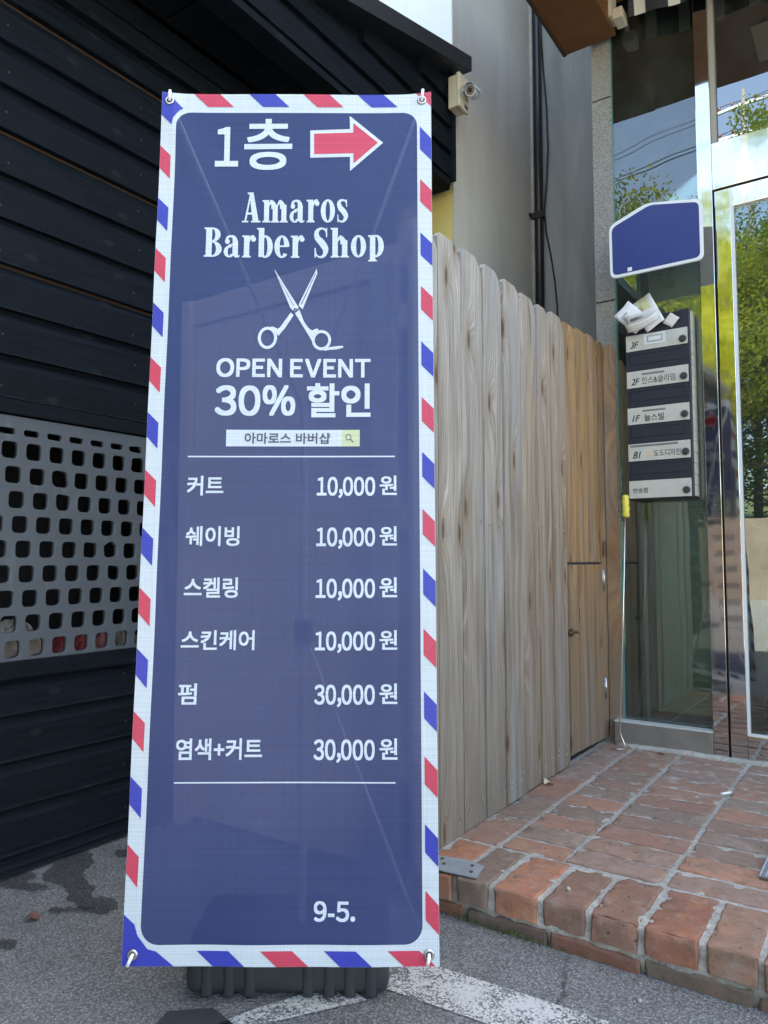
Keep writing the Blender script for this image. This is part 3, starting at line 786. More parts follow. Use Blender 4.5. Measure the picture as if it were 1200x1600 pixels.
newobj('bracket', bm, simple('rusty_iron', (.05, .035, .03), .6, .6), dpo)
bm = BM(); tube(bm, [(-1.735, 4.13, 1.0), (-1.735, 4.13, H)], .012, 10); newobj('paint_drip', bm, simple('drip_paint', (.45, .44, .42), .7, 0, .3, 60, .45, 9), dpo)
cb = BM(); tube(cb, [(-1.672, 4.18, 6), (-1.69, 4.18, 4.6), (-1.685, 4.18, 4.15), (-1.672, 4.18, 3.9), (-1.655, 4.175, 3.68), (-1.648, 4.17, 3.4), (-1.66, 4.17, 3.2), (-1.678, 4.175, 3.03), (-1.67, 4.18, 2.88), (-1.645, 4.18, 2.74), (-1.622, 4.18, 2.58), (-1.608, 4.18, 2.41), (-1.60, 4.18, 1.4)], .0048, 8)
tag(newobj('hanging_cable', cb, M_DARK), 'loose black cable hanging beside the drainpipe', 'cable')

# security camera with its junction box, on the canopy end
M_BEIGE = simple('beige_plastic', (.58, .52, .37), .5, 0, .1, 60, .12, 20)
cc = empty('security_camera', 'small silver security camera on a beige junction box at the canopy corner', 'camera', (-1.66, 3.02, 3.13))
bm = BM(); box(bm, (-1.687, 3.0, 3.055), (-1.640, 3.085, 3.215), 0, .006); newobj('junction_box', bm, M_BEIGE, cc)
bm = BM(); box(bm, (-1.6395, 2.996, 3.050), (-1.622, 3.089, 3.220), 0, .004)
box(bm, (-1.621, 3.045, 3.062), (-1.6195, 3.078, 3.079), 1)
o = newobj('box_lid', bm, [M_BEIGE, simple('navy_label', (.05, .06, .16), .5)], cc)
bm = BM(); disc(bm, (-1.6195, 3.045, 3.15), (1, 0, 0), .024, .012, 20, 0); tube(bm, [(-1.61, 3.045, 3.15), (-1.585, 3.045, 3.14), (-1.575, 3.04, 3.128)], [.014, .012, .012], 12)
newobj('mount', bm, M_STEELB, cc)
a, b = Vector((-1.585, 3.09, 3.138)), Vector((-1.56, 2.985, 3.095))
bm = BM(); tube(bm, [a, a+(b-a)*.15, b], [.020, .026, .026], 20); newobj('camera_body', bm, simple('silver_paint', (.6, .62, .66), .3, .3), cc)
d = (b-a).normalized()
bm = BM(); disc(bm, b+d*.0003, d, .0225, .002, 20, 0); disc(bm, b+d*.0025, d, .011, .003, 16, 1)
newobj('lens', bm, [simple('grey_lens_ring', (.16, .14, .12), .4), M_DARK], cc)
bm = BM()   # sun hood : half tube over the body
n = 10; u = d.cross(Vector((0, 0, 1))).normalized(); vv_ = u.cross(d)
L = [[bm.verts.new(p+(u*math.cos(math.pi*k/n)+vv_*math.sin(math.pi*k/n))*rr_) for k in range(n+1)] for p, rr_ in ((a, .031), (b+d*.022, .031), (b+d*.022, .0295), (a, .0295))]
for A, B in zip(L, L[1:]+L[:1]):
    for k in range(n): bm.faces.new((A[k], A[k+1], B[k+1], B[k]))
newobj('sun_hood', bm, simple('pale_blue_hood', (.55, .63, .74), .35), cc)

# ================================================================== GLASS SHOP BUILDING
GY = 3.26
shop = empty('glass_shop', 'shop front of greenish glass and mirror-polished steel with granite edge and brown soffit', 'building', (-.5, GY, 0))
bm = BM()
for z0, z1 in ((.0, 1.095), (1.101, 2.047), (2.053, 2.997), (3.003, 3.9)): box(bm, (-1.072, GY, z0), (-.982, GY+.30, z1), 0, .002)
newobj('granite_pillar', bm, M_GRANITE, shop)
bm = BM(); box(bm, (-1.068, GY+.004, 0), (-.99, GY+.29, 3.9)); newobj('pillar_joint', bm, M_DARK, shop)
bm = BM(); box(bm, (-1.075, GY+.302, 0), (-1.05, 4.19, 9)); box(bm, (-1.049, GY+.302, 3.3), (8, 6, 9)); newobj('upper_wall', bm, M_RUST, shop)
# left fixed glass
bm = BM(); box(bm, (-.975, GY, .203), (-.622, GY+.010, 3.6)); newobj('fixed_pane', bm, M_GLASS, shop)
bm = BM(); box(bm, (-.9815, GY-.002, .203), (-.9755, GY+.30, 3.6)); newobj('pane_edge', bm, M_GEDGE, shop)
bm = BM(); box(bm, (-.905, GY+.03, .205), (-.895, GY+.22, 3.6)); newobj('glass_fin', bm, mk_glass('pale_fin_glass', (.62, .74, .7), 1.6), shop)
bm = BM(); box(bm, (-.892, GY+.028, .205), (-.880, GY+.04, 3.6)); box(bm, (-.945, GY+.18, .205), (-.930, GY+.2, 3.6)); newobj('pane_stop', bm, simple('pale_green_seal', (.45, .55, .5), .4), shop)
bm = BM()
box(bm, (-1.008, GY-.055, .096), (-.618, GY+.012, .196), 0, .003)
newobj('sill', bm, M_SILL, shop)
bm = BM(); box(bm, (-1.008, GY-.056, .1965), (-.618, GY-.002, .2025), 0, .001); newobj('sill_cap', bm, simple('pale_silicone', (.52, .54, .52), .5), shop)
# steel posts and transom
bm = BM(); box(bm, (-.617, GY-.045, .098), (-.5605, GY+.05, 3.6), 0, .002); newobj('steel_post', bm, M_STEEL, shop)
bm = BM(); box(bm, (-.560, GY-.02, .098), (-.553, GY+.05, 2.43)); box(bm, (-.552, GY-.02, 2.409), (2.2, GY+.05, 2.4155)); newobj('door_gap', bm, M_DARK, shop)
bm = BM(); box(bm, (-.5602, GY-.040, 2.416), (2.2, GY+.05, 2.615), 0, .002); newobj('transom', bm, M_STEEL, shop)
bm = BM(); box(bm, (-.560, GY-.030, 2.6155), (-.542, GY+.05, 3.6), 0, .001); newobj('window_frame', bm, simple('beige_frame', (.36, .33, .29), .45), shop)
bm = BM(); box(bm, (-.5415, GY+.0, 2.616), (2.2, GY+.01, 3.6)); newobj('upper_pane', bm, mk_glass('upper_glass', (.4, .42, .42), 3.0, 1), shop)
dr = BM(); box(dr, (-.5525, GY-.045, .106), (-.4925, GY+.0, 2.405), 0, .002); box(dr, (-.492, GY-.045, .106), (.45, GY, .20), 0, .002)
box(dr, (-.492, GY-.045, 2.325), (.45, GY, 2.405), 0, .002); box(dr, (.451, GY-.045, .106), (.51, GY, 2.405), 0, .002)
do = newobj('glass_door', dr, M_STEEL, shop)
bm = BM(); box(bm, (-.4918, GY-.046, .2005), (-.482, GY-.03, 2.3245)); box(bm, (-.4815, GY-.046, .2005), (.45, GY-.03, .209)); newobj('door_bead', bm, simple('white_bead', (.72, .74, .76), .35), do)
bm = BM(); box(bm, (-.4815, GY-.030, .21), (.45, GY-.022, 2.3245)); newobj('door_pane', bm, M_GLASS2, do)
bm = BM(); box(bm, (.52, GY-.04, .1), (.60, GY+.05, 3.6), 0, .002); newobj('steel_post', bm, M_STEEL, shop)
bm = BM(); box(bm, (.601, GY, .1), (2.2, GY+.01, 2.408)); newobj('fixed_pane', bm, M_GLASS, shop)
# interior
bm = BM()
box(bm, (-1.0, 5.8, .0), (2.2, 5.9, 3.3)); box(bm, (-1.04, GY+.31, 0), (-1.0, 5.79, 3.3)); box(bm, (2.2, GY-.05, 0), (2.26, 5.9, 9))
box(bm, (-.999, GY+.06, 3.25), (2.19, 5.79, 3.29))
newobj('interior_wall', bm, simple('interior_dark_wall', (.16, .16, .155), .8, 0, 0, 1, .2, 3), shop)
bm = BM(); box(bm, (-.98, GY+.013, .05), (2.19, 5.79, .12)); newobj('interior_floor', bm, simple('interior_floor', (.10, .10, .10), .5), shop)
bm = BM(); box(bm, (-.852, GY+.06, .24), (-.60, GY+.08, 2.75), 0, .002); newobj('interior_partition', bm, mk_plaster('grey_green_film', (.50, .56, .51), (.58, .64, .59)), shop)
bm = BM(); box(bm, (-.47, GY+.25, .12), (.3, GY+.7, .84), 0, .01); newobj('counter', bm, simple('pale_counter', (.62, .72, .69), .5), shop)
for i, (c, col) in enumerate([((-.40, GY+.17, .36), (.30, .04, .05)), ((-.34, GY+.15, .30), (.12, .32, .08)), ((-.42, GY+.13, .27), (.16, .06, .28))]):
    crumple('cushion', c, .055, col, ['red', 'green', 'purple'][i]+' cloth bundle on the floor inside the glass door', 30+i)
    o = bpy.context.scene.objects[-1] if False else None
for o in COL.objects:
    if o.name.startswith('cushion'): o['category'] = 'cloth bundle'; o['group'] = 'cloth bundles inside the door'
# brown soffit overhead
bm = BM()
prism(bm, [(-1.174, 2.62, 3.25), (-1.174, 3.222, 3.25), (-.945, 3.222, 3.25), (-.945, 2.62, 3.25)], (0, 0, .55))
newobj('soffit_box', bm, M_RUST, shop)
bm = BM(); prism(bm, [(-1.03, 2.38, 3.40), (-1.03, 2.615, 3.40), (-.944, 2.615, 3.40), (-.944, 3.222, 3.40), (2.2, 3.222, 3.40), (2.2, 2.38, 3.40)], (0, 0, .45)); newobj('soffit', bm, M_RUST, shop)
bm = BM(); box(bm, (-1.190, 2.615, 3.245), (-1.1745, 3.224, 3.8), 0, .001); newobj('soffit_edge', bm, M_RUSTEDGE, shop)
bm = BM()
for x in (-.46, -.20): box(bm, (x, 2.50, 3.392), (x+.12, 2.80, 3.3995))
newobj('soffit_panel', bm, simple('beige_board', (.42, .36, .25), .7), shop)
# black and white striped valance at the head of the window
t = NT('striped_cloth'); c = t.co(); s = t.math('SINE', t.math('MULTIPLY', t.n('SeparateXYZ', 0, Vector=c), 44))
M_STR = t.done(t.bsdf(t.ramp(s, [(.48, (.035, .037, .045)), (.52, (.72, .71, .68))]), .8))
bm = BM(); L = []
for i in range(60):
    x = -.868+i*.03; yy = GY-.095+.006*math.sin(i*1.1)
    L.append([bm.verts.new((x, yy, 3.268-.03*min(i, 8)/8+.004*math.sin(i*.9))), bm.verts.new((x, yy-.012, 3.33)), bm.verts.new((x, yy+.02, 3.395))])
for A, B in zip(L, L[1:]):
    bm.faces.new((A[0], B[0], B[1], A[1])); bm.faces.new((A[1], B[1], B[2], A[2]))
v = newobj('valance', bm, M_STR); sm = v.modifiers.new('s', 'SOLIDIFY'); sm.thickness = .004
tag(v, 'black and white striped cloth valance over the shop window', 'valance')
bm = BM(); box(bm, (-.965, GY-.14, 3.275), (-.932, GY-.06, 3.45), 0, .003); box(bm, (-.930, GY-.13, 3.262), (-.888, GY-.05, 3.31), 0, .003)
disc(bm, (-.949, GY-.141, 3.335), (0, -1, 0), .006, .004, 10, 1); disc(bm, (-.949, GY-.141, 3.40), (0, -1, 0), .006, .004, 10, 1)
tag(newobj('valance_bracket', bm, [simple('cream_bracket', (.62, .56, .45), .5), M_DARK]), 'cream metal bracket at the left end of the striped valance', 'bracket')

# ================================================================== TEXT TOOLS
def text_mesh(s, offset=0.0, shear=0, size=1.0):
    cu = bpy.data.curves.new('t', 'FONT'); cu.body = s; cu.size = size; cu.offset = offset; cu.shear = shear; cu.resolution_u = 6
    o = bpy.data.objects.new('t', cu); COL.objects.link(o)
    bpy.context.view_layer.update()
    dg = bpy.context.evaluated_depsgraph_get()
    me = bpy.data.meshes.new_from_object(o.evaluated_get(dg)); bpy.data.objects.remove(o); bpy.data.curves.remove(cu)
    return me
def wide_mesh(s, off, gap=.11):
    # each Latin letter or digit set from its full-width form, packed tight
    bm = BM(); x = 0
    for ch in s:
        if ch == ' ': x += .26; continue
        me = text_mesh(ch if ch == '-' else chr(ord(ch)+0xFEE0), off)
        xs = [v.co.x for v in me.vertices]; a, b = min(xs), max(xs)
        g_ = .06 if ch == ',' else (gap+.04 if ch.isalpha() else gap)
        for v in me.vertices: v.co.x += x-a
        add_me(bm, me); x += (b-a)+g_
    me = bpy.data.meshes.new('t'); bm.to_mesh(me); bm.free(); return me
def fit(me, x0, x1, y0, y1, z=0):
    xs = [v.co.x for v in me.vertices]; ys = [v.co.y for v in me.vertices]
    a, b, c, d = min(xs), max(xs), min(ys), max(ys)
    for v in me.vertices: v.co = (x0+(v.co.x-a)/(b-a)*(x1-x0), y0+(v.co.y-c)/(d-c)*(y1-y0), z)
    return me
def bold_into(bm, me, x0, x1, y0, y1, d):
    fit(me, x0+d, x1-d, y0+d, y1-d)
    for k in range(9):
        dx, dy = d*(k % 3-1), d*(k//3-1)
        m2 = me.copy()
        for v in m2.vertices: v.co = (v.co.x+dx, v.co.y+dy, v.co.z+k*.000012)
        add_me(bm, m2)
    bpy.data.meshes.remove(me)
def add_me(bm, me):
    bm.from_mesh(me); bpy.data.meshes.remove(me)

# slab-serif display letters drawn as strokes
def rect_(x0, y0, x1, y1): return [(x0, y0), (x1, y0), (x1, y1), (x0, y1)]
def ell(cx, cy, rx, ry, n=24): return [(cx+rx*math.cos(2*math.pi*i/n), cy+ry*math.sin(2*math.pi*i/n)) for i in range(n)]
def ring_(cx, cy, rx, ry, irx, iry, a0=0, a1=360, n=30):
    q = []
    for i in range(n):
        t0, t1 = R(a0+(a1-a0)*i/n), R(a0+(a1-a0)*(i+1)/n)
        q.append([(cx+rx*math.cos(t0), cy+ry*math.sin(t0)), (cx+rx*math.cos(t1), cy+ry*math.sin(t1)), (cx+irx*math.cos(t1), cy+iry*math.sin(t1)), (cx+irx*math.cos(t0), cy+iry*math.sin(t0))])
    return q
def crom(P, sub=6):
    out = []
    for i in range(len(P)-1):
        a, b, c, d = P[max(i-1, 0)], P[i], P[i+1], P[min(i+2, len(P)-1)]
        for k in range(sub):
            u = k/sub; out.append(tuple(.5*((2*b[j])+(c[j]-a[j])*u+(2*a[j]-5*b[j]+4*c[j]-d[j])*u*u+(3*b[j]-a[j]-3*c[j]+d[j])*u**3) for j in range(3)))
    out.append(tuple(P[-1])); return out
def rib(P):
    P = crom(P); S = []
    for i, p in enumerate(P):
        a, b = P[max(i-1, 0)], P[min(i+1, len(P)-1)]; dx, dy = b[0]-a[0], b[1]-a[1]; l = math.hypot(dx, dy) or 1
        nx_, ny_ = -dy/l*p[2]/2, dx/l*p[2]/2; S.append(((p[0]+nx_, p[1]+ny_), (p[0]-nx_, p[1]-ny_)))
    return [[S[i][0], S[i][1], S[i+1][1], S[i+1][0]] for i in range(len(S)-1)]
X = .74
def stem(x, y0, y1, w=.19, s0=1, s1=0):
    g_ = [rect_(x, y0, x+w, y1)]
    if s0: g_.append([(x-.06, y0), (x+w+.06, y0), (x+w+.06, y0+.035), (x+w, y0+.07), (x, y0+.07), (x-.06, y0+.035)])
    if s1: g_.append([(x-.07, y1), (x-.07, y1-.04), (x+.02, y1-.09), (x+w, y1-.05), (x+w, y1)])
    return g_
def arch(x, w=.15): return rib([(x-.02, X-.22, .05), (x+.06, X-.07, .07), (x+w-.02, X-.055, .12), (x+w+.06, X-.17, .185), (x+w+.065, X-.3, .19)])
GL = {
 'A': (.72, [[(.26, 1.0), (.42, 1.0), (.64, .03), (.42, .03)], [(.30, 1), (.335, .9), (.165, .03), (.095, .03)], rect_(.15, .26, .48, .33), rect_(.01, 0, .25, .055), rect_(.35, 0, .71, .055), [(.2, 1), (.2, .95), (.27, .93), (.42, .95), (.42, 1)]]),
 'm': (1.03, stem(.09, 0, X, .19, 1, 1)+stem(.42, 0, X-.16)+stem(.75, 0, X-.16)+arch(.27, .12)+arch(.60, .12)),
 'a': (.60, stem(.31, .06, X-.2, .19, 0)+rib([(.11, X-.24, .10), (.12, X-.09, .09), (.24, X-.03, .07), (.36, X-.08, .13), (.405, X-.22, .19)])+[ell(.125, X-.21, .085, .085)]+ring_(.20, .19, .195, .20, .055, .14, 60, 330)+rib([(.16, .37, .06), (.26, .42, .06), (.36, .43, .05)])+rib([(.405, .14, .19), (.44, .05, .13), (.53, .03, .05), (.56, .07, .03)])),
 'r': (.52, stem(.08, 0, X, .19, 1, 1)+rib([(.25, X-.25, .05), (.30, X-.08, .07), (.38, X-.03, .09), (.43, X-.05, .08)])+[ell(.415, X-.12, .085, .09)]),
 'o': (.57, ring_(.275, X/2, .27, X/2+.01, .085, X/2-.055)),
 's': (.47, rib([(.395, X-.22, .03), (.35, X-.06, .05), (.22, X-.02, .07), (.10, X-.10, .13), (.14, X-.26, .18), (.28, .34, .19), (.36, .2, .17), (.30, .06, .10), (.18, .02, .06), (.08, .08, .04), (.05, .24, .03)])+[rect_(.365, X-.24, .40, X), rect_(.04, 0, .075, .25)]),
 'B': (.68, stem(.08, 0, 1, .21, 1, 0)+[rect_(.02, .945, .3, 1), rect_(.02, 0, .32, .055)]+ring_(.30, .755, .29, .245, .10, .195, -90, 90)+ring_(.30, .27, .34, .27, .14, .22, -90, 90)+[rect_(.28, .49, .36, .54)]),
 'b': (.57, stem(.05, .02, 1, .19, 0, 1)+ring_(.28, X/2, .27, X/2+.01, .08, X/2-.055, -140, 140)),
 'e': (.54, ring_(.27, X/2, .265, X/2+.01, .08, X/2-.055, 0, 318)+[rect_(.12, .36, .50, .415)]),
 'S': (.56, rib([(.47, .70, .03), (.43, .91, .06), (.28, .98, .07), (.12, .88, .14), (.13, .68, .19), (.31, .48, .23), (.43, .28, .20), (.38, .08, .12), (.24, .02, .07), (.10, .10, .05), (.06, .32, .03)])+[rect_(.44, .68, .48, 1.0), rect_(.04, 0, .08, .33)]),
 'h': (.70, stem(.08, 0, 1, .19, 1, 1)+stem(.42, 0, X-.16)+arch(.27, .12)),
 'p': (.60, stem(.08, -.15, X, .19, 1, 1)+ring_(.30, X/2, .27, X/2+.01, .08, X/2-.055, -140, 140)),
 ' ': (.24, [])}
def serif_word(bm, word, x0, x1, y0, h, z):
    W = sum(GL[c][0]+.03 for c in word)-.03; k = (x1-x0)/W; x = 0; e = 0
    for ch in word:
        w_, shapes = GL[ch]
        for sp in shapes:
            e = (e+1) % 9
            vs = [bm.verts.new((x0+(x+px)*k, y0+py*h, z+e*.00002)) for px, py in sp]
            f = bm.faces.new(vs)
            f.normal_update(); bmesh.ops.triangulate(bm, faces=[f])
        x += w_+.03
def fix_up(bm):
    bm.normal_update()
    fl = [f for f in bm.faces if f.normal.z < 0]
    if fl: bmesh.ops.reverse_faces(bm, faces=fl)

# ================================================================== BANNER
P0 = Vector((-1.2243, .9102, .1195)); BU = Vector((.8241, .5664, 0)); BV = Vector((-.0442, .0643, .997)); BN = Vector((.5647, -.8216, .078))
stand = empty('banner_stand', 'leaning navy barber shop price banner with red, white, blue border on black base', 'banner stand', P0); stand['local_parts'] = 1
def bw(u, v):   # gentle sag of the stretched fabric
    s = math.sin(math.pi*u/.598)
    return -.006*s*math.sin(math.pi*v/1.8)+.0030*math.sin(v*7+u*5)*s+.0012*math.sin(v*19-u*9)+.004*math.exp(-((u+(v-1.8)*.45)/.03)**2)*math.exp(-((1.8-v)/.16)**2)+.004*math.exp(-((.598-u+(v-1.8)*.45)/.03)**2)*math.exp(-((1.8-v)/.16)**2)+.0012*math.sin(u*31+v*3)*math.exp(-((v-.05)/.25)**2)-.006*(1-s)*math.exp(-((1.8-v)/.05)**2)*0
BMAT = Matrix((BU, BV, BN)).transposed()
def to_banner(me, name, mat, parent, both=True, z=.0009):
    """me in u,v coordinates -> bent onto the banner; both sides printed"""
    bm = BM(); bm.from_mesh(me) if not isinstance(me, bmesh.types.BMesh) else None
    if isinstance(me, bmesh.types.BMesh): bm.free(); bm = me
    fix_up(bm)
    if both:
        geo = bmesh.ops.duplicate(bm, geom=list(bm.verts)+list(bm.edges)+list(bm.faces))['geom']
        vs = {v for v in geo if isinstance(v, bmesh.types.BMVert)}
        fs = [f for f in geo if isinstance(f, bmesh.types.BMFace)]
        bmesh.ops.reverse_faces(bm, faces=fs)
    else: vs = set()
    for v in bm.verts:
        u_, v_ = v.co.x, v.co.y; zz = (z+v.co.z)*(-1 if v in vs else 1)
        # top corners are pulled up a little by the hooks
        dv = .0
        if v_ > 1.7: dv = (v_-1.7)/.105*(.006*(abs(u_/.598-.5)*2)**4-.003)
        v.co = Vector((u_, v_+dv, bw(u_, v_)+zz))
    o = newobj(name, bm, mat, parent); return o
def grid_cut(bm, step=.025):
    for ax, n in ((0, int(.6/step)), (1, int(1.81/step))):
        for i in range(1, n+1):
            co = [0, 0, 0]; no = [0, 0, 0]; co[ax] = i*step; no[ax] = 1
            bmesh.ops.bisect_plane(bm, geom=list(bm.verts)+list(bm.edges)+list(bm.faces), plane_co=co, plane_no=no)
W_, H_ = .598, 1.806
def rrect(x0, y0, x1, y1, r, n=8):
    P = []
    for ci, (cx, cy) in enumerate([(x1-r, y1-r), (x0+r, y1-r), (x0+r, y0+r), (x1-r, y0+r)]):
        for k in range(n+1):
            a = math.pi/2*ci+math.pi/2*k/n; P.append((cx+r*math.cos(a), cy+r*math.sin(a)))
    return P
inner = rrect(.0335, .038, .5665, 1.7605, .034)
bm = BM()
iv = [bm.verts.new((x, y, 0)) for x, y in inner]
bm.faces.new(iv).material_index = 1
ov = [bm.verts.new(p) for p in [(W_, H_, 0), (0, H_, 0), (0, 0, 0), (W_, 0, 0)]]
for c in range(4):
    seg = iv[c*9:(c+1)*9]
    for q in range(8): bm.faces.new((ov[c], seg[q+1], seg[q]))
    bm.faces.new((ov[c], ov[(c+1) % 4], iv[((c+1)*9) % 36], seg[8]))
grid_cut(bm)
fab = to_banner(bm, 'banner_fabric', [B_WHITE, B_NAVY], stand, both=False, z=0)
# airmail border stripes
def clipped(bm, polys, step=True):
    for P in polys:
        vs = [bm.verts.new((x, y, 0)) for x, y in P]; bm.faces.new(vs)
bm_r, bm_b = BM(), BM()
BW = .0235
lt = [1.6801, 1.5570, 1.4391, 1.3160, 1.1940, 1.0740, .9520, .8310, .7094, .5886, .4670, .3430, .2180, .0920]
for i, t_ in enumerate(lt):
    if i == len(lt)-1: continue
    tgt = bm_r if i % 2 == 0 else bm_b
    P = [(0.0005, t_), (BW, t_-.023), (BW, t_-.078), (0.0005, t_-.052)]
    clipped(tgt, [P[::-1]])
rtp = [1.7233, 1.6006, 1.4761, 1.3529, 1.2295, 1.1074, .9895, .8701, .7481, .6277, .5051, .3810, .2544, .1335]
for i, t_ in enumerate(rtp):
    tgt = bm_b if i % 2 == 0 else bm_r
    P = [(.5725, t_), (W_-.0005, t_-.026), (W_-.0005, t_-.078), (.5725, t_-.052)]
    if i == 13: tgt = bm_r
    clipped(tgt, [P[::-1]])
for i, x in enumerate([.071, .1941, .3145, .4349]):
    tgt = bm_r if i % 2 == 0 else bm_b
    clipped(tgt, [[(x, H_-.0005), (x+.031, 1.7745), (x+.089, 1.7745), (x+.058, H_-.0005)]])
for i, x in enumerate([.072, .142, .262, .382, .502]):
    tgt = bm_b if i % 2 == 1 else bm_r
    if i == 0: continue
    clipped(tgt, [[(x-.002, .0275), (x+.029, .0005), (x+.089, .0005), (x+.058, .0275)]])
# corner patches
clipped(bm_b, [[(.0005, H_-.0005), (.0005, 1.752), (.0235, 1.729), (.0265, 1.745), (.040, 1.764), (.048, 1.768), (.012, H_-.0005)],
               [(.0005, .0005), (.098, .0005), (.064, .027), (.048, .031), (.028, .055), (.0215, .075), (.0005, .092)]])
clipped(bm_r, [[(W_-.0005, H_-.0005), (W_-.0005, 1.772), (.565, H_-.0005)]])
for b_ in (bm_r, bm_b): b_.normal_update(); bmesh.ops.triangulate(b_, faces=b_.faces); grid_cut(b_)
to_banner(bm_r, 'red_stripes', B_RED, fab); to_banner(bm_b, 'blue_stripes', B_BLUE, fab)
# lettering
def word(s, x0, x1, y0, y1, off=.018, name='lettering', mat=None, z=.0012):
    bm = BM(); bold_into(bm, wide_mesh(s, 0) if s.isascii() else text_mesh(s, 0), x0, x1, y0, y1, off*(y1-y0)); return to_banner(bm, name, mat or B_TEXT, fab, z=z)
word('1', .121, .172, 1.632, 1.7255, .022); word('층', .185, .291, 1.6234, 1.745, .014)
bm = BM(); serif_word(bm, 'Amaros', .1838, .4167, 1.5005, .0700, 0); to_banner(bm, 'lettering', B_TEXT, fab, z=.0012)
bm = BM(); serif_word(bm, 'Barber Shop', .103, .4948, 1.4205, .0675, 0); to_banner(bm, 'lettering', B_TEXT, fab, z=.0012)
word('OPEN EVENT', .1399, .4651, 1.1506, 1.1925, .034); word('30%', .1395, .3071, 1.0670, 1.1339, .030); word('할인', .3312, .4653, 1.0646, 1.139, .026)
LB = ['커트', '쉐이빙', '스켈링', '스킨케어', '펌', '염색+커트']
lx = [(.0875, .1626), (.0889, .1985), (.0891, .1976), (.0868, .2338), (.0859, .1226), (.0863, .2542)]
ly = [(.898, .9395), (.7937, .8344), (.6889, .730), (.5849, .6245), (.4792, .520), (.3734, .4145)]
for i, s in enumerate(LB):
    word(s, *lx[i], *ly[i], .02)
    nm = '30,000' if i > 3 else '10,000'
    word(nm, .3551, .4752, ly[i][0]-.0055, ly[i][1]-.0025, .022); word('원', .4843, .5198, ly[i][0]+.001, ly[i][1], .019)
word('9-5.', .3600, .4387, .0785, .1152, .028)
bm = BM()
clipped(bm, [rect_(.0865, .9786, .516, .9815), rect_(.0845, .3295, .5158, .3322)]); grid_cut(bm)
to_banner(bm, 'rule_line', B_TEXT, fab)
bm = BM(); clipped(bm, [rect_(.1648, 1.0017, .4056, 1.0372)]); grid_cut(bm); to_banner(bm, 'search_box', B_TEXT, fab)
bm = BM(); clipped(bm, [rect_(.4056, 1.0017, .4429, 1.0372)]); grid_cut(bm); sb = to_banner(bm, 'search_button', B_YEL, fab)
word('아마로스 바버샵', .2034, .3817, 1.0070, 1.0310, .02, mat=B_GREY, z=.0017)
bm = BM()
clipped(bm, ring_(.4195, 1.0215, .0062, .0066, .0047, .0050)+[[(.4232, 1.0163), (.4246, 1.0175), (.4302, 1.0112), (.4288, 1.0098)]])
to_banner(bm, 'magnifier_mark', B_GREY, fab, z=.0017)
AO = [(.3304, 1.7169), (.4182, 1.7197), (.4174, 1.7528), (.4915, 1.6858), (.4189, 1.6185), (.4186, 1.652), (.3313, 1.6509)]
AI = [(.3390, 1.7084), (.4258, 1.7107), (.4255, 1.7345), (.4800, 1.6858), (.4263, 1.6360), (.4262, 1.6604), (.3397, 1.6593)]
for P, m_, nm, z in ((AO, B_TEXT, 'arrow_outline', .0011), (AI, B_RED, 'arrow', .0017)):
    bm = BM(); clipped(bm, [P[::-1]]); bm.normal_update(); bmesh.ops.triangulate(bm, faces=bm.faces); to_banner(bm, nm, m_, fab, z=z)
# scissors
bm = BM(); SP = [
 [(.2560, 1.3945), (.2595, 1.3900), (.3105, 1.3075), (.3035, 1.2950), (.2930, 1.3060)],
 [(.3480, 1.3955), (.3495, 1.3850), (.3190, 1.3030), (.3105, 1.3120), (.3120, 1.3180)],
 [(.2940, 1.2960), (.3000, 1.2900), (.2840, 1.2630), (.2680, 1.2420), (.2645, 1.2560), (.2720, 1.2630)],
 [(.3030, 1.2940), (.3120, 1.3030), (.3220, 1.2760), (.3330, 1.2600), (.3420, 1.2540), (.3400, 1.2320), (.3320, 1.2460)]]
for k_, P in enumerate(SP):
    f = bm.faces.new([bm.verts.new((x, y, k_*.00002)) for x, y in P]); f.normal_update(); bmesh.ops.triangulate(bm, faces=[f])
SR = ring_(.2455, 1.2385, .0205, .0250, .0140, .0185)+ring_(.3605, 1.2335, .0205, .0225, .0145, .0160)
clipped(bm, [[(x, y) for x, y in q] for q in SR]+[[(x, y) for x, y in q] for q in rib([(.366, 1.2130, .006), (.378, 1.2150, .006), (.392, 1.2165, .007), (.4065, 1.2190, .004)])+rib([(.268, 1.247, .012), (.262, 1.2560, .010), (.252, 1.2620, .006)])+rib([(.340, 1.243, .012), (.346, 1.2530, .010), (.354, 1.2560, .006)])])
to_banner(bm, 'scissors_print', B_TEXT, fab, z=.0012)
bm = BM(); clipped(bm, [[(x, y) for x, y in ell(.3035, 1.3010, .0042, .0050)], [(.2590, 1.3870), (.2605, 1.3850), (.3010, 1.3100), (.2995, 1.3100)], [(.3455, 1.3860), (.3465, 1.3850), (.3170, 1.3140), (.3155, 1.3150)]])
to_banner(bm, 'scissors_detail', B_NAVY, fab, z=.0018)
bm = BM(); clipped(bm, [[(.3015, 1.2985), (.3022, 1.2980), (.3056, 1.3035), (.3049, 1.3040)]]); to_banner(bm, 'scissors_screw', B_TEXT, fab, z=.0024)
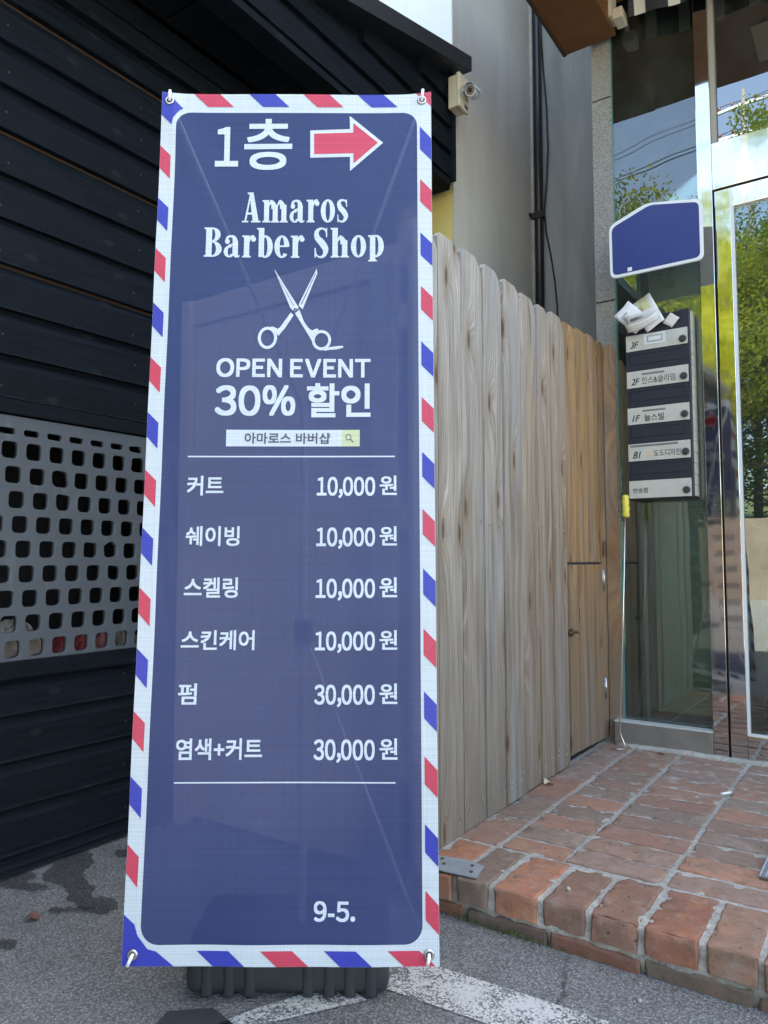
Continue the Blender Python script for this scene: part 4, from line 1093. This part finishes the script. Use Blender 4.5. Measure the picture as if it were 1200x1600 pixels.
# eyelets and hooks
M_ROD = simple('grey_fibreglass_rod', (.80, .80, .80), .35)
for (gu, gv), du, dv in zip([(.0175, 1.786), (.5775, 1.788), (.0205, .021), (.5785, .021)], (.002, .002, -.006, -.004), (.02, .02, -.016, -.014)):
    bm = BM(); n = 20; L = []
    for rr_, zz in ((.0058, .0), (.0062, .0016), (.0085, .0022), (.0102, .0008), (.0104, .0)):
        L.append([bm.verts.new((gu+rr_*math.cos(2*math.pi*k/n), gv+rr_*math.sin(2*math.pi*k/n), bw(gu, gv)+.0022+zz)) for k in range(n)])
    for A, B in zip(L, L[1:]):
        for k in range(n): bm.faces.new((A[k], B[k], B[(k+1) % n], A[(k+1) % n])).smooth = True
    newobj('eyelet', bm, M_STEELB, fab)
    bm = BM(); disc(bm, (gu, gv, bw(gu, gv)+.0021), (0, 0, 1), .0058, .0002, 16); newobj('eyelet_hole', bm, M_DARK, fab)
    bm = BM(); tube(bm, [(gu, gv, -.012), (gu, gv, .004), (gu+du*.3, gv+dv*.3, .011), (gu+du, gv+dv, .012)], .0035, 10); newobj('hook', bm, M_ROD, stand)
# stand: mast, hub and four arms, behind the cloth
bm = BM(); tube(bm, [(.322, 1.10, -.05), (.325, .62, -.06), (.328, .05, -.085)], .0085, 12); newobj('mast', bm, M_ROD, stand)
for a, b in (((.322, 1.09, -.05), (.0175, 1.79, -.008)), ((.322, 1.09, -.05), (.5775, 1.79, -.008)), ((.326, .62, -.05), (.0205, .016, -.008)), ((.326, .62, -.05), (.5785, .016, -.008))):
    bm = BM(); m_ = tuple((a[i]+b[i])/2-(.012 if i == 2 else 0) for i in range(3)); tube(bm, [a, m_, b], .0045, 10); newobj('arm', bm, M_ROD, stand)
bm = BM(); box(bm, (.308, .600, -.085), (.344, .645, -.036), 0, .008); newobj('hub', bm, M_RUBBER, stand)
for ch in [o for o in COL.objects if o.parent == stand]: ch.matrix_parent_inverse = Matrix.Identity(4)
stand.rotation_euler = BMAT.to_euler()
# water-filled base: ribbed rounded slab (in world, level on the ground)
bb = BM()
yaw = math.atan2(BU.y, BU.x)
def slab(bm, x0, x1, y0, y1, z0, z1, bev, mi=0):
    box(bm, (x0, y0, z0), (x1, y1, z1), mi, bev, 4)
slab(bb, .09, .505, .105, .33, .004, .112, .030)
for x in (.135, .180, .222, .340, .383, .424, .466):
    slab(bb, x-.012, x+.012, .1015, .334, .0015, .115, .011)
for f in bb.faces: f.smooth = True
base = newobj('water_base', bb, M_RUBBER, stand)
bpy.context.view_layer.update()
base.matrix_world = Matrix.Translation((P0.x, P0.y, 0)) @ Matrix.Rotation(yaw, 4, 'Z') @ Matrix.Translation((0, .0, 0))

# ================================================================== MAILBOX STACK
mb = empty('mailbox_stack', 'stack of five dark mailboxes with steel name plates fixed to the glass', 'mailbox', (-.785, 3.2, 1.14))
def rel(o): return o
M_MBOX = simple('dark_navy_metal', (.018, .023, .036), .45, .2, .1, 120, .25, 18)
t = NT('brushed_name_plate'); c = t.co((3, 60, 240)); n = t.noise(c, 2, 4); n2 = t.noise(t.co(), 22, 5)
M_PLATE = t.done(t.bsdf(t.mix(n2, (.44, .43, .38), (.60, .59, .53)), .42, t.bump(n, .1, .0005), .05))
M_MSIDE = simple('beige_side_panel', (.46, .44, .37), .6, 0, .2, 60, .2, 20)
MX0, MX1, MF = -.912, -.657, 3.155
units = [(1.840, 1.771, '3F'), (1.684, 1.613, '2F'), (1.527, 1.456, '1F'), (1.373, 1.300, 'B1'), (1.217, 1.143, '')]
bm = BM(); box(bm, (MX0, MF+.004, 1.138), (MX1+.004, GY-.001, 1.916), 0, .002)
body = rel(newobj('cabinet', bm, M_MBOX, mb))
bm = BM()
for k in range(17): box(bm, (MX1+.0042, MF+.022, 1.145+k*.0452), (MX1+.0085, GY-.006, 1.145+k*.0452+.0435), 0, .001)
rel(newobj('side_panel', bm, M_MSIDE, mb))
M_INK = simple('black_ink', (.015, .015, .016), .6); M_INKG = simple('grey_ink', (.16, .16, .16), .6)
def wall_text(bm, s, x0, x1, z0, z1, y, off=.0, shear=0):
    b2 = BM(); bold_into(b2, text_mesh(s, 0, shear), x0, x1, z0, z1, off*(z1-z0))
    for v in b2.verts: v.co = (v.co.x, y-v.co.z, v.co.y)
    m_ = bpy.data.meshes.new('t'); b2.to_mesh(m_); b2.free(); add_me(bm, m_)
for i, (zt, zb, nm) in enumerate(units):
    top = zt+.076 if i == 0 else units[i-1][1]-.004
    bm = BM(); box(bm, (MX0+.003, MF-.001, zb), (MX1-.003, MF+.0035, zt), 0, .001); pl = rel(newobj('name_plate', bm, M_PLATE, mb))
    # slot flap recess: frame + sunken flap
    bm = BM()
    s0, s1 = zt+.026, top-.012
    if i == 0:
        box(bm, (MX0+.002, MF, zt+.003), (MX1-.001, MF+.0035, s0)); box(bm, (MX1-.028, MF, s0+.0005), (MX1-.001, MF+.0035, top))
        box(bm, (MX0+.012, MF+.002, s0+.002), (MX1-.030, MF+.0034, s1+.01), 1)
    else:
        box(bm, (MX0+.002, MF, zt+.003), (MX1-.001, MF+.0035, s0)); box(bm, (MX0+.002, MF, s1), (MX1-.001, MF+.0035, top))
        box(bm, (MX0+.002, MF, s0+.0003), (MX0+.014, MF+.0035, s1-.0003)); box(bm, (MX1-.022, MF, s0+.0003), (MX1-.001, MF+.0035, s1-.0003))
        box(bm, (MX0+.016, MF+.0012, s0+.002), (MX1-.024, MF+.0034, s1-.001), 0, .0008)
    rel(newobj('mail_slot', bm, [M_MBOX, M_DARK], mb))
    kz = (zt+zb)/2-.016 + (.002 if i else 0)
    bm = BM(); disc(bm, (MX1-.0215, MF-.0012, kz+.003), (0, -1, 0), .0150, .005, 24); disc(bm, (MX1-.0215, MF-.0062, kz+.003), (0, -1, 0), .0125, .006, 24, 0, .010)
    for q in range(12):
        a = q*math.pi/6; disc(bm, (MX1-.0215+.0135*math.cos(a), MF-.0063, kz+.003+.0135*math.sin(a)), (0, -1, 0), .0009, .0004, 6, 1)
    rel(newobj('combination_knob', bm, [M_RUBBER, simple('knob_mark', (.7, .7, .68), .5)], mb))
    bm = BM(); y = MF-.0016; xl = MX0
    if nm: wall_text(bm, nm, xl+.022, xl+.056, zb+.012, zb+.040, y, .02, .35)
    if i == 1: wall_text(bm, '인스&슬라임', xl+.066, xl+.200, zb+.012, zb+.042, y, .004)
    if i == 2: wall_text(bm, '늘스빌', xl+.072, xl+.152, zb+.010, zb+.040, y, .012)
    if i == 3: wall_text(bm, '도도디자인', xl+.108, xl+.214, zb+.014, zb+.042, y, .004)
    if i == 4: wall_text(bm, '반송함', xl+.020, xl+.082, zb+.022, zb+.044, y, .008)
    rel(newobj('plate_lettering', bm, M_INK, mb))
    if i in (1, 2, 3):
        bm = BM(); a, b = (xl+.066, xl+.158) if i < 3 else (xl+.012, xl+.205)
        box(bm, (a, MF-.0022, zt-.020 if i < 3 else zt-.0135), (b, MF-.0011, zt-.0125 if i < 3 else zt-.005)); rel(newobj('label_strip', bm, M_INKG, mb))
    if i == 0:
        bm = BM(); box(bm, (xl+.078, MF-.0022, zb+.020), (xl+.166, MF-.0011, zb+.066)); 
        box(bm, (xl+.090, MF-.0030, zb+.029), (xl+.155, MF-.0023, zb+.057), 1); box(bm, (xl+.0965, MF-.0038, zb+.0345), (xl+.1485, MF-.0031, zb+.0515), 2)
        rel(newobj('name_sticker', bm, [simple('white_sticker', (.68, .68, .66), .6), simple('blue_grey_print', (.33, .38, .42), .6), simple('sticker_inner', (.72, .73, .72), .6)], mb))
    if i == 3:
        bm = BM(); box(bm, (xl+.086, MF-.0022, zb+.020), (xl+.098, MF-.0011, zb+.036)); rel(newobj('orange_logo', bm, simple('faded_orange', (.75, .45, .25), .6), mb))
# letters sticking out of the top slot
def paper(name, c, w_, h_, rot, col, label, bend=.1, strip=None):
    bm = BM(); n = 8; L = []
    for i in range(n+1):
        u = i/n-.5; L.append([bm.verts.new((u*w_, bend*(u*u)*w_, (k/4-.5)*h_+.02*w_*math.sin(u*6+k))) for k in range(5)])
    for A, B in zip(L, L[1:]):
        for k in range(4):
            f = bm.faces.new((A[k], B[k], B[k+1], A[k+1])); f.smooth = True
            if strip and strip[0] <= L.index(A) < strip[1] and k in strip[2]: f.material_index = 1
    o = newobj(name, bm, [simple('paper_'+label.split()[0], col, .7, 0, .1, 60, .06, 20), simple('window_print', (.72, .68, .36), .7)])
    if w_ > .06 and h_ > .05:
        b2 = BM()
        for q in range(5):
            zz = h_*(.26-.045*q); x0_ = -w_*.36; x1_ = x0_+w_*random.uniform(.2, .42)
            yy = -.0016-.02*w_+0.0
            L2 = [[b2.verts.new((x0_+(x1_-x0_)*i/5, bend*(((x0_+(x1_-x0_)*i/5)/w_)**2)*w_-.0017, zz+e)) for e in (0, .0022)] for i in range(6)]
            for A2, B2 in zip(L2, L2[1:]): b2.faces.new((A2[0], B2[0], B2[1], A2[1]))
        pr = newobj('print_lines', b2, M_INKG, o)
    s_ = o.modifiers.new('s', 'SOLIDIFY'); s_.thickness = .0012
    o.location = c; o.rotation_euler = rot; tag(o, label, 'letter', 'letters in the top mailbox'); return o
paper('envelope', (-.872, 3.118, 1.908), .085, .115, (R(12), R(-46), R(8)), (.78, .76, .76), 'white envelope poking left out of the top mailbox slot', .15)
paper('envelope', (-.812, 3.142, 1.925), .085, .155, (R(-8), R(-27), R(-6)), (.80, .78, .76), 'tall envelope with yellow window behind the other letters', .1, (2, 6, (2, 3)))
paper('envelope', (-.822, 3.100, 1.888), .135, .060, (R(38), R(-16), R(4)), (.66, .66, .70), 'grey-white letter lying across the mailbox slot', .3)
paper('envelope', (-.818, 3.082, 1.858), .130, .040, (R(60), R(-20), R(10)), (.80, .80, .82), 'thin folded leaflet hanging lowest from the top mailbox', .35)
paper('envelope', (-.722, 3.152, 1.878), .045, .05, (R(-6), R(38), R(0)), (.66, .60, .55), 'small pale card corner at the right of the top slot', .1)

# blue plate sign above the mailboxes
sg = empty('blue_sign', 'dark blue plate sign with rounded white border above the mailboxes', 'sign', (-.73, 3.08, 2.16))
SY = 3.06
def outline(pts, r):
    out = []; n = len(pts)
    for i in range(n):
        p, a, b = Vector(pts[i]), Vector(pts[i-1]), Vector(pts[(i+1) % n]); da, db = (a-p).normalized(), (b-p).normalized()
        A, B = p+da*r, p+db*r
        for k in range(7):
            u = k/6; out.append(A*(1-u)**2+p*2*u*(1-u)+B*u*u)
    return out
SPT = [(-.941, 2.070), (-.572, 2.070), (-.572, 2.318), (-.785, 2.358), (-.943, 2.300)]
def plate(pts, y, th, r, name, mat, parent):
    bm = BM(); prism(bm, [(q.x, y, q.y) for q in outline(pts, r)], (0, th, 0)); bmesh.ops.recalc_face_normals(bm, faces=bm.faces)
    return rel(newobj(name, bm, mat, parent))
def inset(pts, d):
    c = sum((Vector(p) for p in pts), Vector((0, 0)))/len(pts)
    return [(p[0]+(d if p[0] < c.x else -d), p[1]+(d if p[1] < c.y else -d)) for p in pts]
plate(SPT, SY, .012, .03, 'sign_border', simple('white_sign_paint', (.80, .81, .82), .35), sg)
plate(inset(SPT, .012), SY-.0015, .001, .022, 'sign_face', simple('blue_sign_face', (.02, .035, .19), .35, 0, 0, 1, .1, 8), sg)
bm = BM(); box(bm, (-.80, SY+.013, 2.12), (-.77, GY-.001, 2.15), 0, .002); box(bm, (-.80, SY+.013, 2.20), (-.77, GY-.001, 2.23), 0, .002); rel(newobj('sign_bracket', bm, M_STEELB, sg))
bm = BM(); box(bm, (-.868, SY-.0025, 2.086), (-.850, SY-.0016, 2.102))
rel(newobj('sign_mark', bm, simple('white_sign_mark', (.75, .77, .8), .4), sg))

# hooked shutter stick with yellow grip
st = empty('hook_stick', 'thin steel hook rod with yellow grip leaning on the glass beside the fence', 'rod', (-.95, 3.1, .1))
bm = BM(); tube(bm, [(-.912, 3.105, 1.10), (-.935, 3.11, .6), (-.958, 3.118, .19), (-.958, 3.122, .165), (-.945, 3.122, .135), (-.938, 3.122, .112), (-.945, 3.118, .106), (-.965, 3.112, .105), (-.990, 3.105, .105)], .0030, 10)
rel(newobj('rod', bm, simple('bright_rod', (.72, .71, .66), .25, .9), st))
bm = BM(); tube(bm, [(-.9115, 3.105, 1.062), (-.911, 3.105, 1.070), (-.9105, 3.105, 1.085), (-.910, 3.105, 1.098), (-.911, 3.105, 1.112), (-.9115, 3.105, 1.125), (-.911, 3.105, 1.138), (-.911, 3.105, 1.150), (-.911, 3.105, 1.155)], [.011, .0165, .0125, .0160, .0125, .0160, .0125, .014, .009], 12)
rel(newobj('grip', bm, simple('yellow_plastic', (.72, .60, .08), .45, 0, .1, 100, .1, 40), st))
# grey door mat, just its corner
bm = BM()
for i in range(26):
    y = 2.065+i*.0115; tube(bm, [(-.300, y, .1085), (.35, y-.06, .1085)], .0048, 6)
for i in range(50):
    x = -.298+i*.0127; tube(bm, [(x, 2.06-.0, .1115), (x+.003, 2.35, .1115)], .0022, 5)
tag(newobj('door_mat', bm, simple('grey_mat_fibre', (.34, .36, .40), .8, 0, .3, 200, .3, 60)), 'woven grey door mat on the bricks at the right edge', 'mat')

# ================================================================== ACROSS THE STREET (seen in the reflections)
M_LEAF = []
for i, (a, b) in enumerate([((.07, .12, .014), (.20, .26, .03)), ((.14, .19, .018), (.36, .38, .04)), ((.03, .065, .012), (.09, .14, .025))]):
    t = NT('leaf_%d' % i); isl = t.island(); col = t.mix(isl, a, b)
    d_ = t.bsdf(col, .6); tl = t.n('BsdfTranslucent', Color=col)
    M_LEAF.append(t.done(t.n('MixShader', i0=.4, i1=d_, i2=tl)))
M_BARK = simple('bark', (.08, .06, .045), .9, 0, .6, 20, .4, 9)
def tree_mesh(seed, h, r):
    rnd = random.Random(seed); tr = BM(); cr = BM()
    tips = []
    tube(tr, [(0, 0, -.1), (.1, .05, h*.25), (.0, .1, h*.5), (.1, 0, h*.8)], [.17, .13, .09, .03], 10)
    for i in range(20):
        a = rnd.uniform(0, 6.28); z0 = h*rnd.uniform(.05, .7); L = r*rnd.uniform(.6, 1.0)*(1.15-z0/h*.5)
        e = Vector((math.cos(a)*L, math.sin(a)*L, z0+L*rnd.uniform(.4, .9))); m_ = Vector((e.x*.5, e.y*.5, z0+(e.z-z0)*.35))
        tube(tr, [(0, 0, z0), m_, e], [.06, .035, .012], 6); tips += [e, m_]
    tips.append(Vector((0, 0, h*.95)))
    cl = []
    for tp in tips:
        for _ in range(3): cl.append((tp+Vector((rnd.gauss(0, .5), rnd.gauss(0, .5), rnd.gauss(0, .4))), rnd.uniform(.45, .95)))
    for c_, s_ in cl:
        for _ in range(290):
            d_ = Vector((rnd.gauss(0, 1), rnd.gauss(0, 1), rnd.gauss(0, .7))).normalized()*s_*rnd.uniform(.5, 1.05); p_ = c_+d_
            u = Vector((rnd.uniform(-1, 1), rnd.uniform(-1, 1), rnd.uniform(-.6, .6))).normalized(); v_ = u.orthogonal().normalized(); k = rnd.uniform(.038, .07)
            cr.faces.new([cr.verts.new(p_+u*k), cr.verts.new(p_+v_*k*.55), cr.verts.new(p_-u*k), cr.verts.new(p_-v_*k*.55)])
    return tr, cr
def tree(x, y, z, seed, h, r, mi, label):
    e = empty('tree', label, 'tree', (x, y, z), 'trees across the street'); e['local_parts'] = 1
    a, b = tree_mesh(seed, h, r); newobj('trunk', a, M_BARK, e); newobj('crown', b, M_LEAF[mi], e)
for i, (x, y, z, h, r, mi, lb) in enumerate([
    (-6.5, -15.5, 1.4, 10.2, 3.0, 0, 'leafy green tree across the street, reflected at the left of the glass'),
    (-3.6, -14.2, 1.4, 9.4, 2.8, 1, 'bright yellow-green tree across the street, reflected in the steel post'),
    (-2.4, -15.2, 1.4, 11.6, 3.0, 0, 'tall green tree across the street, reflected in the door'),
    (1.2, -14.0, 1.4, 9.8, 3.0, 1, 'broad yellow-green tree across the street right of the tall one'),
    (4.4, -15.5, 1.4, 8.0, 3.2, 2, 'dark green tree across the street furthest right'),
    (-10, -15, 1.4, 8.0, 3.2, 2, 'dark green tree across the street furthest left'),
    (-5.0, -19, 2.2, 8.0, 3.4, 2, 'dark tree in the second row across the street'),
    (-.4, -19.5, 2.2, 8.4, 3.4, 2, 'dark tree in the second row behind the tall green tree')]):
    tree(x, y, z, 50+i, h, r, mi, lb)
bm = BM(); box(bm, (-40, -12.6, 0), (40, -12.2, 1.9)); tag(newobj('retaining_wall', bm, simple('rough_stone', (.22, .18, .14), .9, 0, .5, 20, .5, 3)), 'rough brown stone retaining wall below the trees across the street', 'wall')
bm = BM(); N_ = 30
vs = [[bm.verts.new((-60+i*4, -12.6-k*3, 1.5+k*.35+noise.noise(Vector((i*.4, k*.4, 0)))*.3)) for k in range(12)] for i in range(N_+1)]
for i in range(N_):
    for k in range(11): bm.faces.new((vs[i][k], vs[i][k+1], vs[i+1][k+1], vs[i+1][k]))
tag(newobj('hillside', bm, simple('hill_ground', (.06, .085, .03), .95, 0, .3, 6, .5, 1.5)), 'grassy slope behind the retaining wall', 'hill', kind='structure')
up_ = empty('utility_pole', 'concrete utility pole with crossarms across the street', 'utility pole', (-3.05, -16.6, 0))
bm = BM(); tube(bm, [(-3.05, -16.6, 0), (-3.05, -16.6, 14.6)], [.12, .06], 14); rel(newobj('pole', bm, simple('pole_concrete', (.14, .14, .14), .85), up_))
bm = BM(); box(bm, (-3.95, -16.66, 13.3), (-2.15, -16.58, 13.38)); box(bm, (-3.85, -16.66, 14.1), (-2.25, -16.58, 14.18)); rel(newobj('crossarm', bm, M_GALV, up_))
bm = BM()
for x in (-3.8, -3.4, -2.7, -2.3):
    for z in (13.38, 14.18): tube(bm, [(x, -16.62, z), (x, -16.62, z+.07), (x, -16.62, z+.14)], [.03, .05, .025], 8)
rel(newobj('insulator', bm, simple('brown_ceramic', (.12, .06, .04), .3), up_))
wires = [bm for bm in ()]
for i, (x, z) in enumerate([(-3.8, 14.32), (-2.3, 14.32), (-3.4, 13.52), (-2.7, 13.52)]):
    bm = BM(); tube(bm, [(x+dx, -16.62+dx*.05, z-.9*(1-(abs(dx)/16-1)**2)) for dx in range(-32, 33, 4)], .012, 5)
    tag(newobj('overhead_wire', bm, M_DARK), ['left upper', 'right upper', 'left lower', 'right lower'][i]+' overhead wire on the utility pole across the street', 'wire', 'overhead wires')
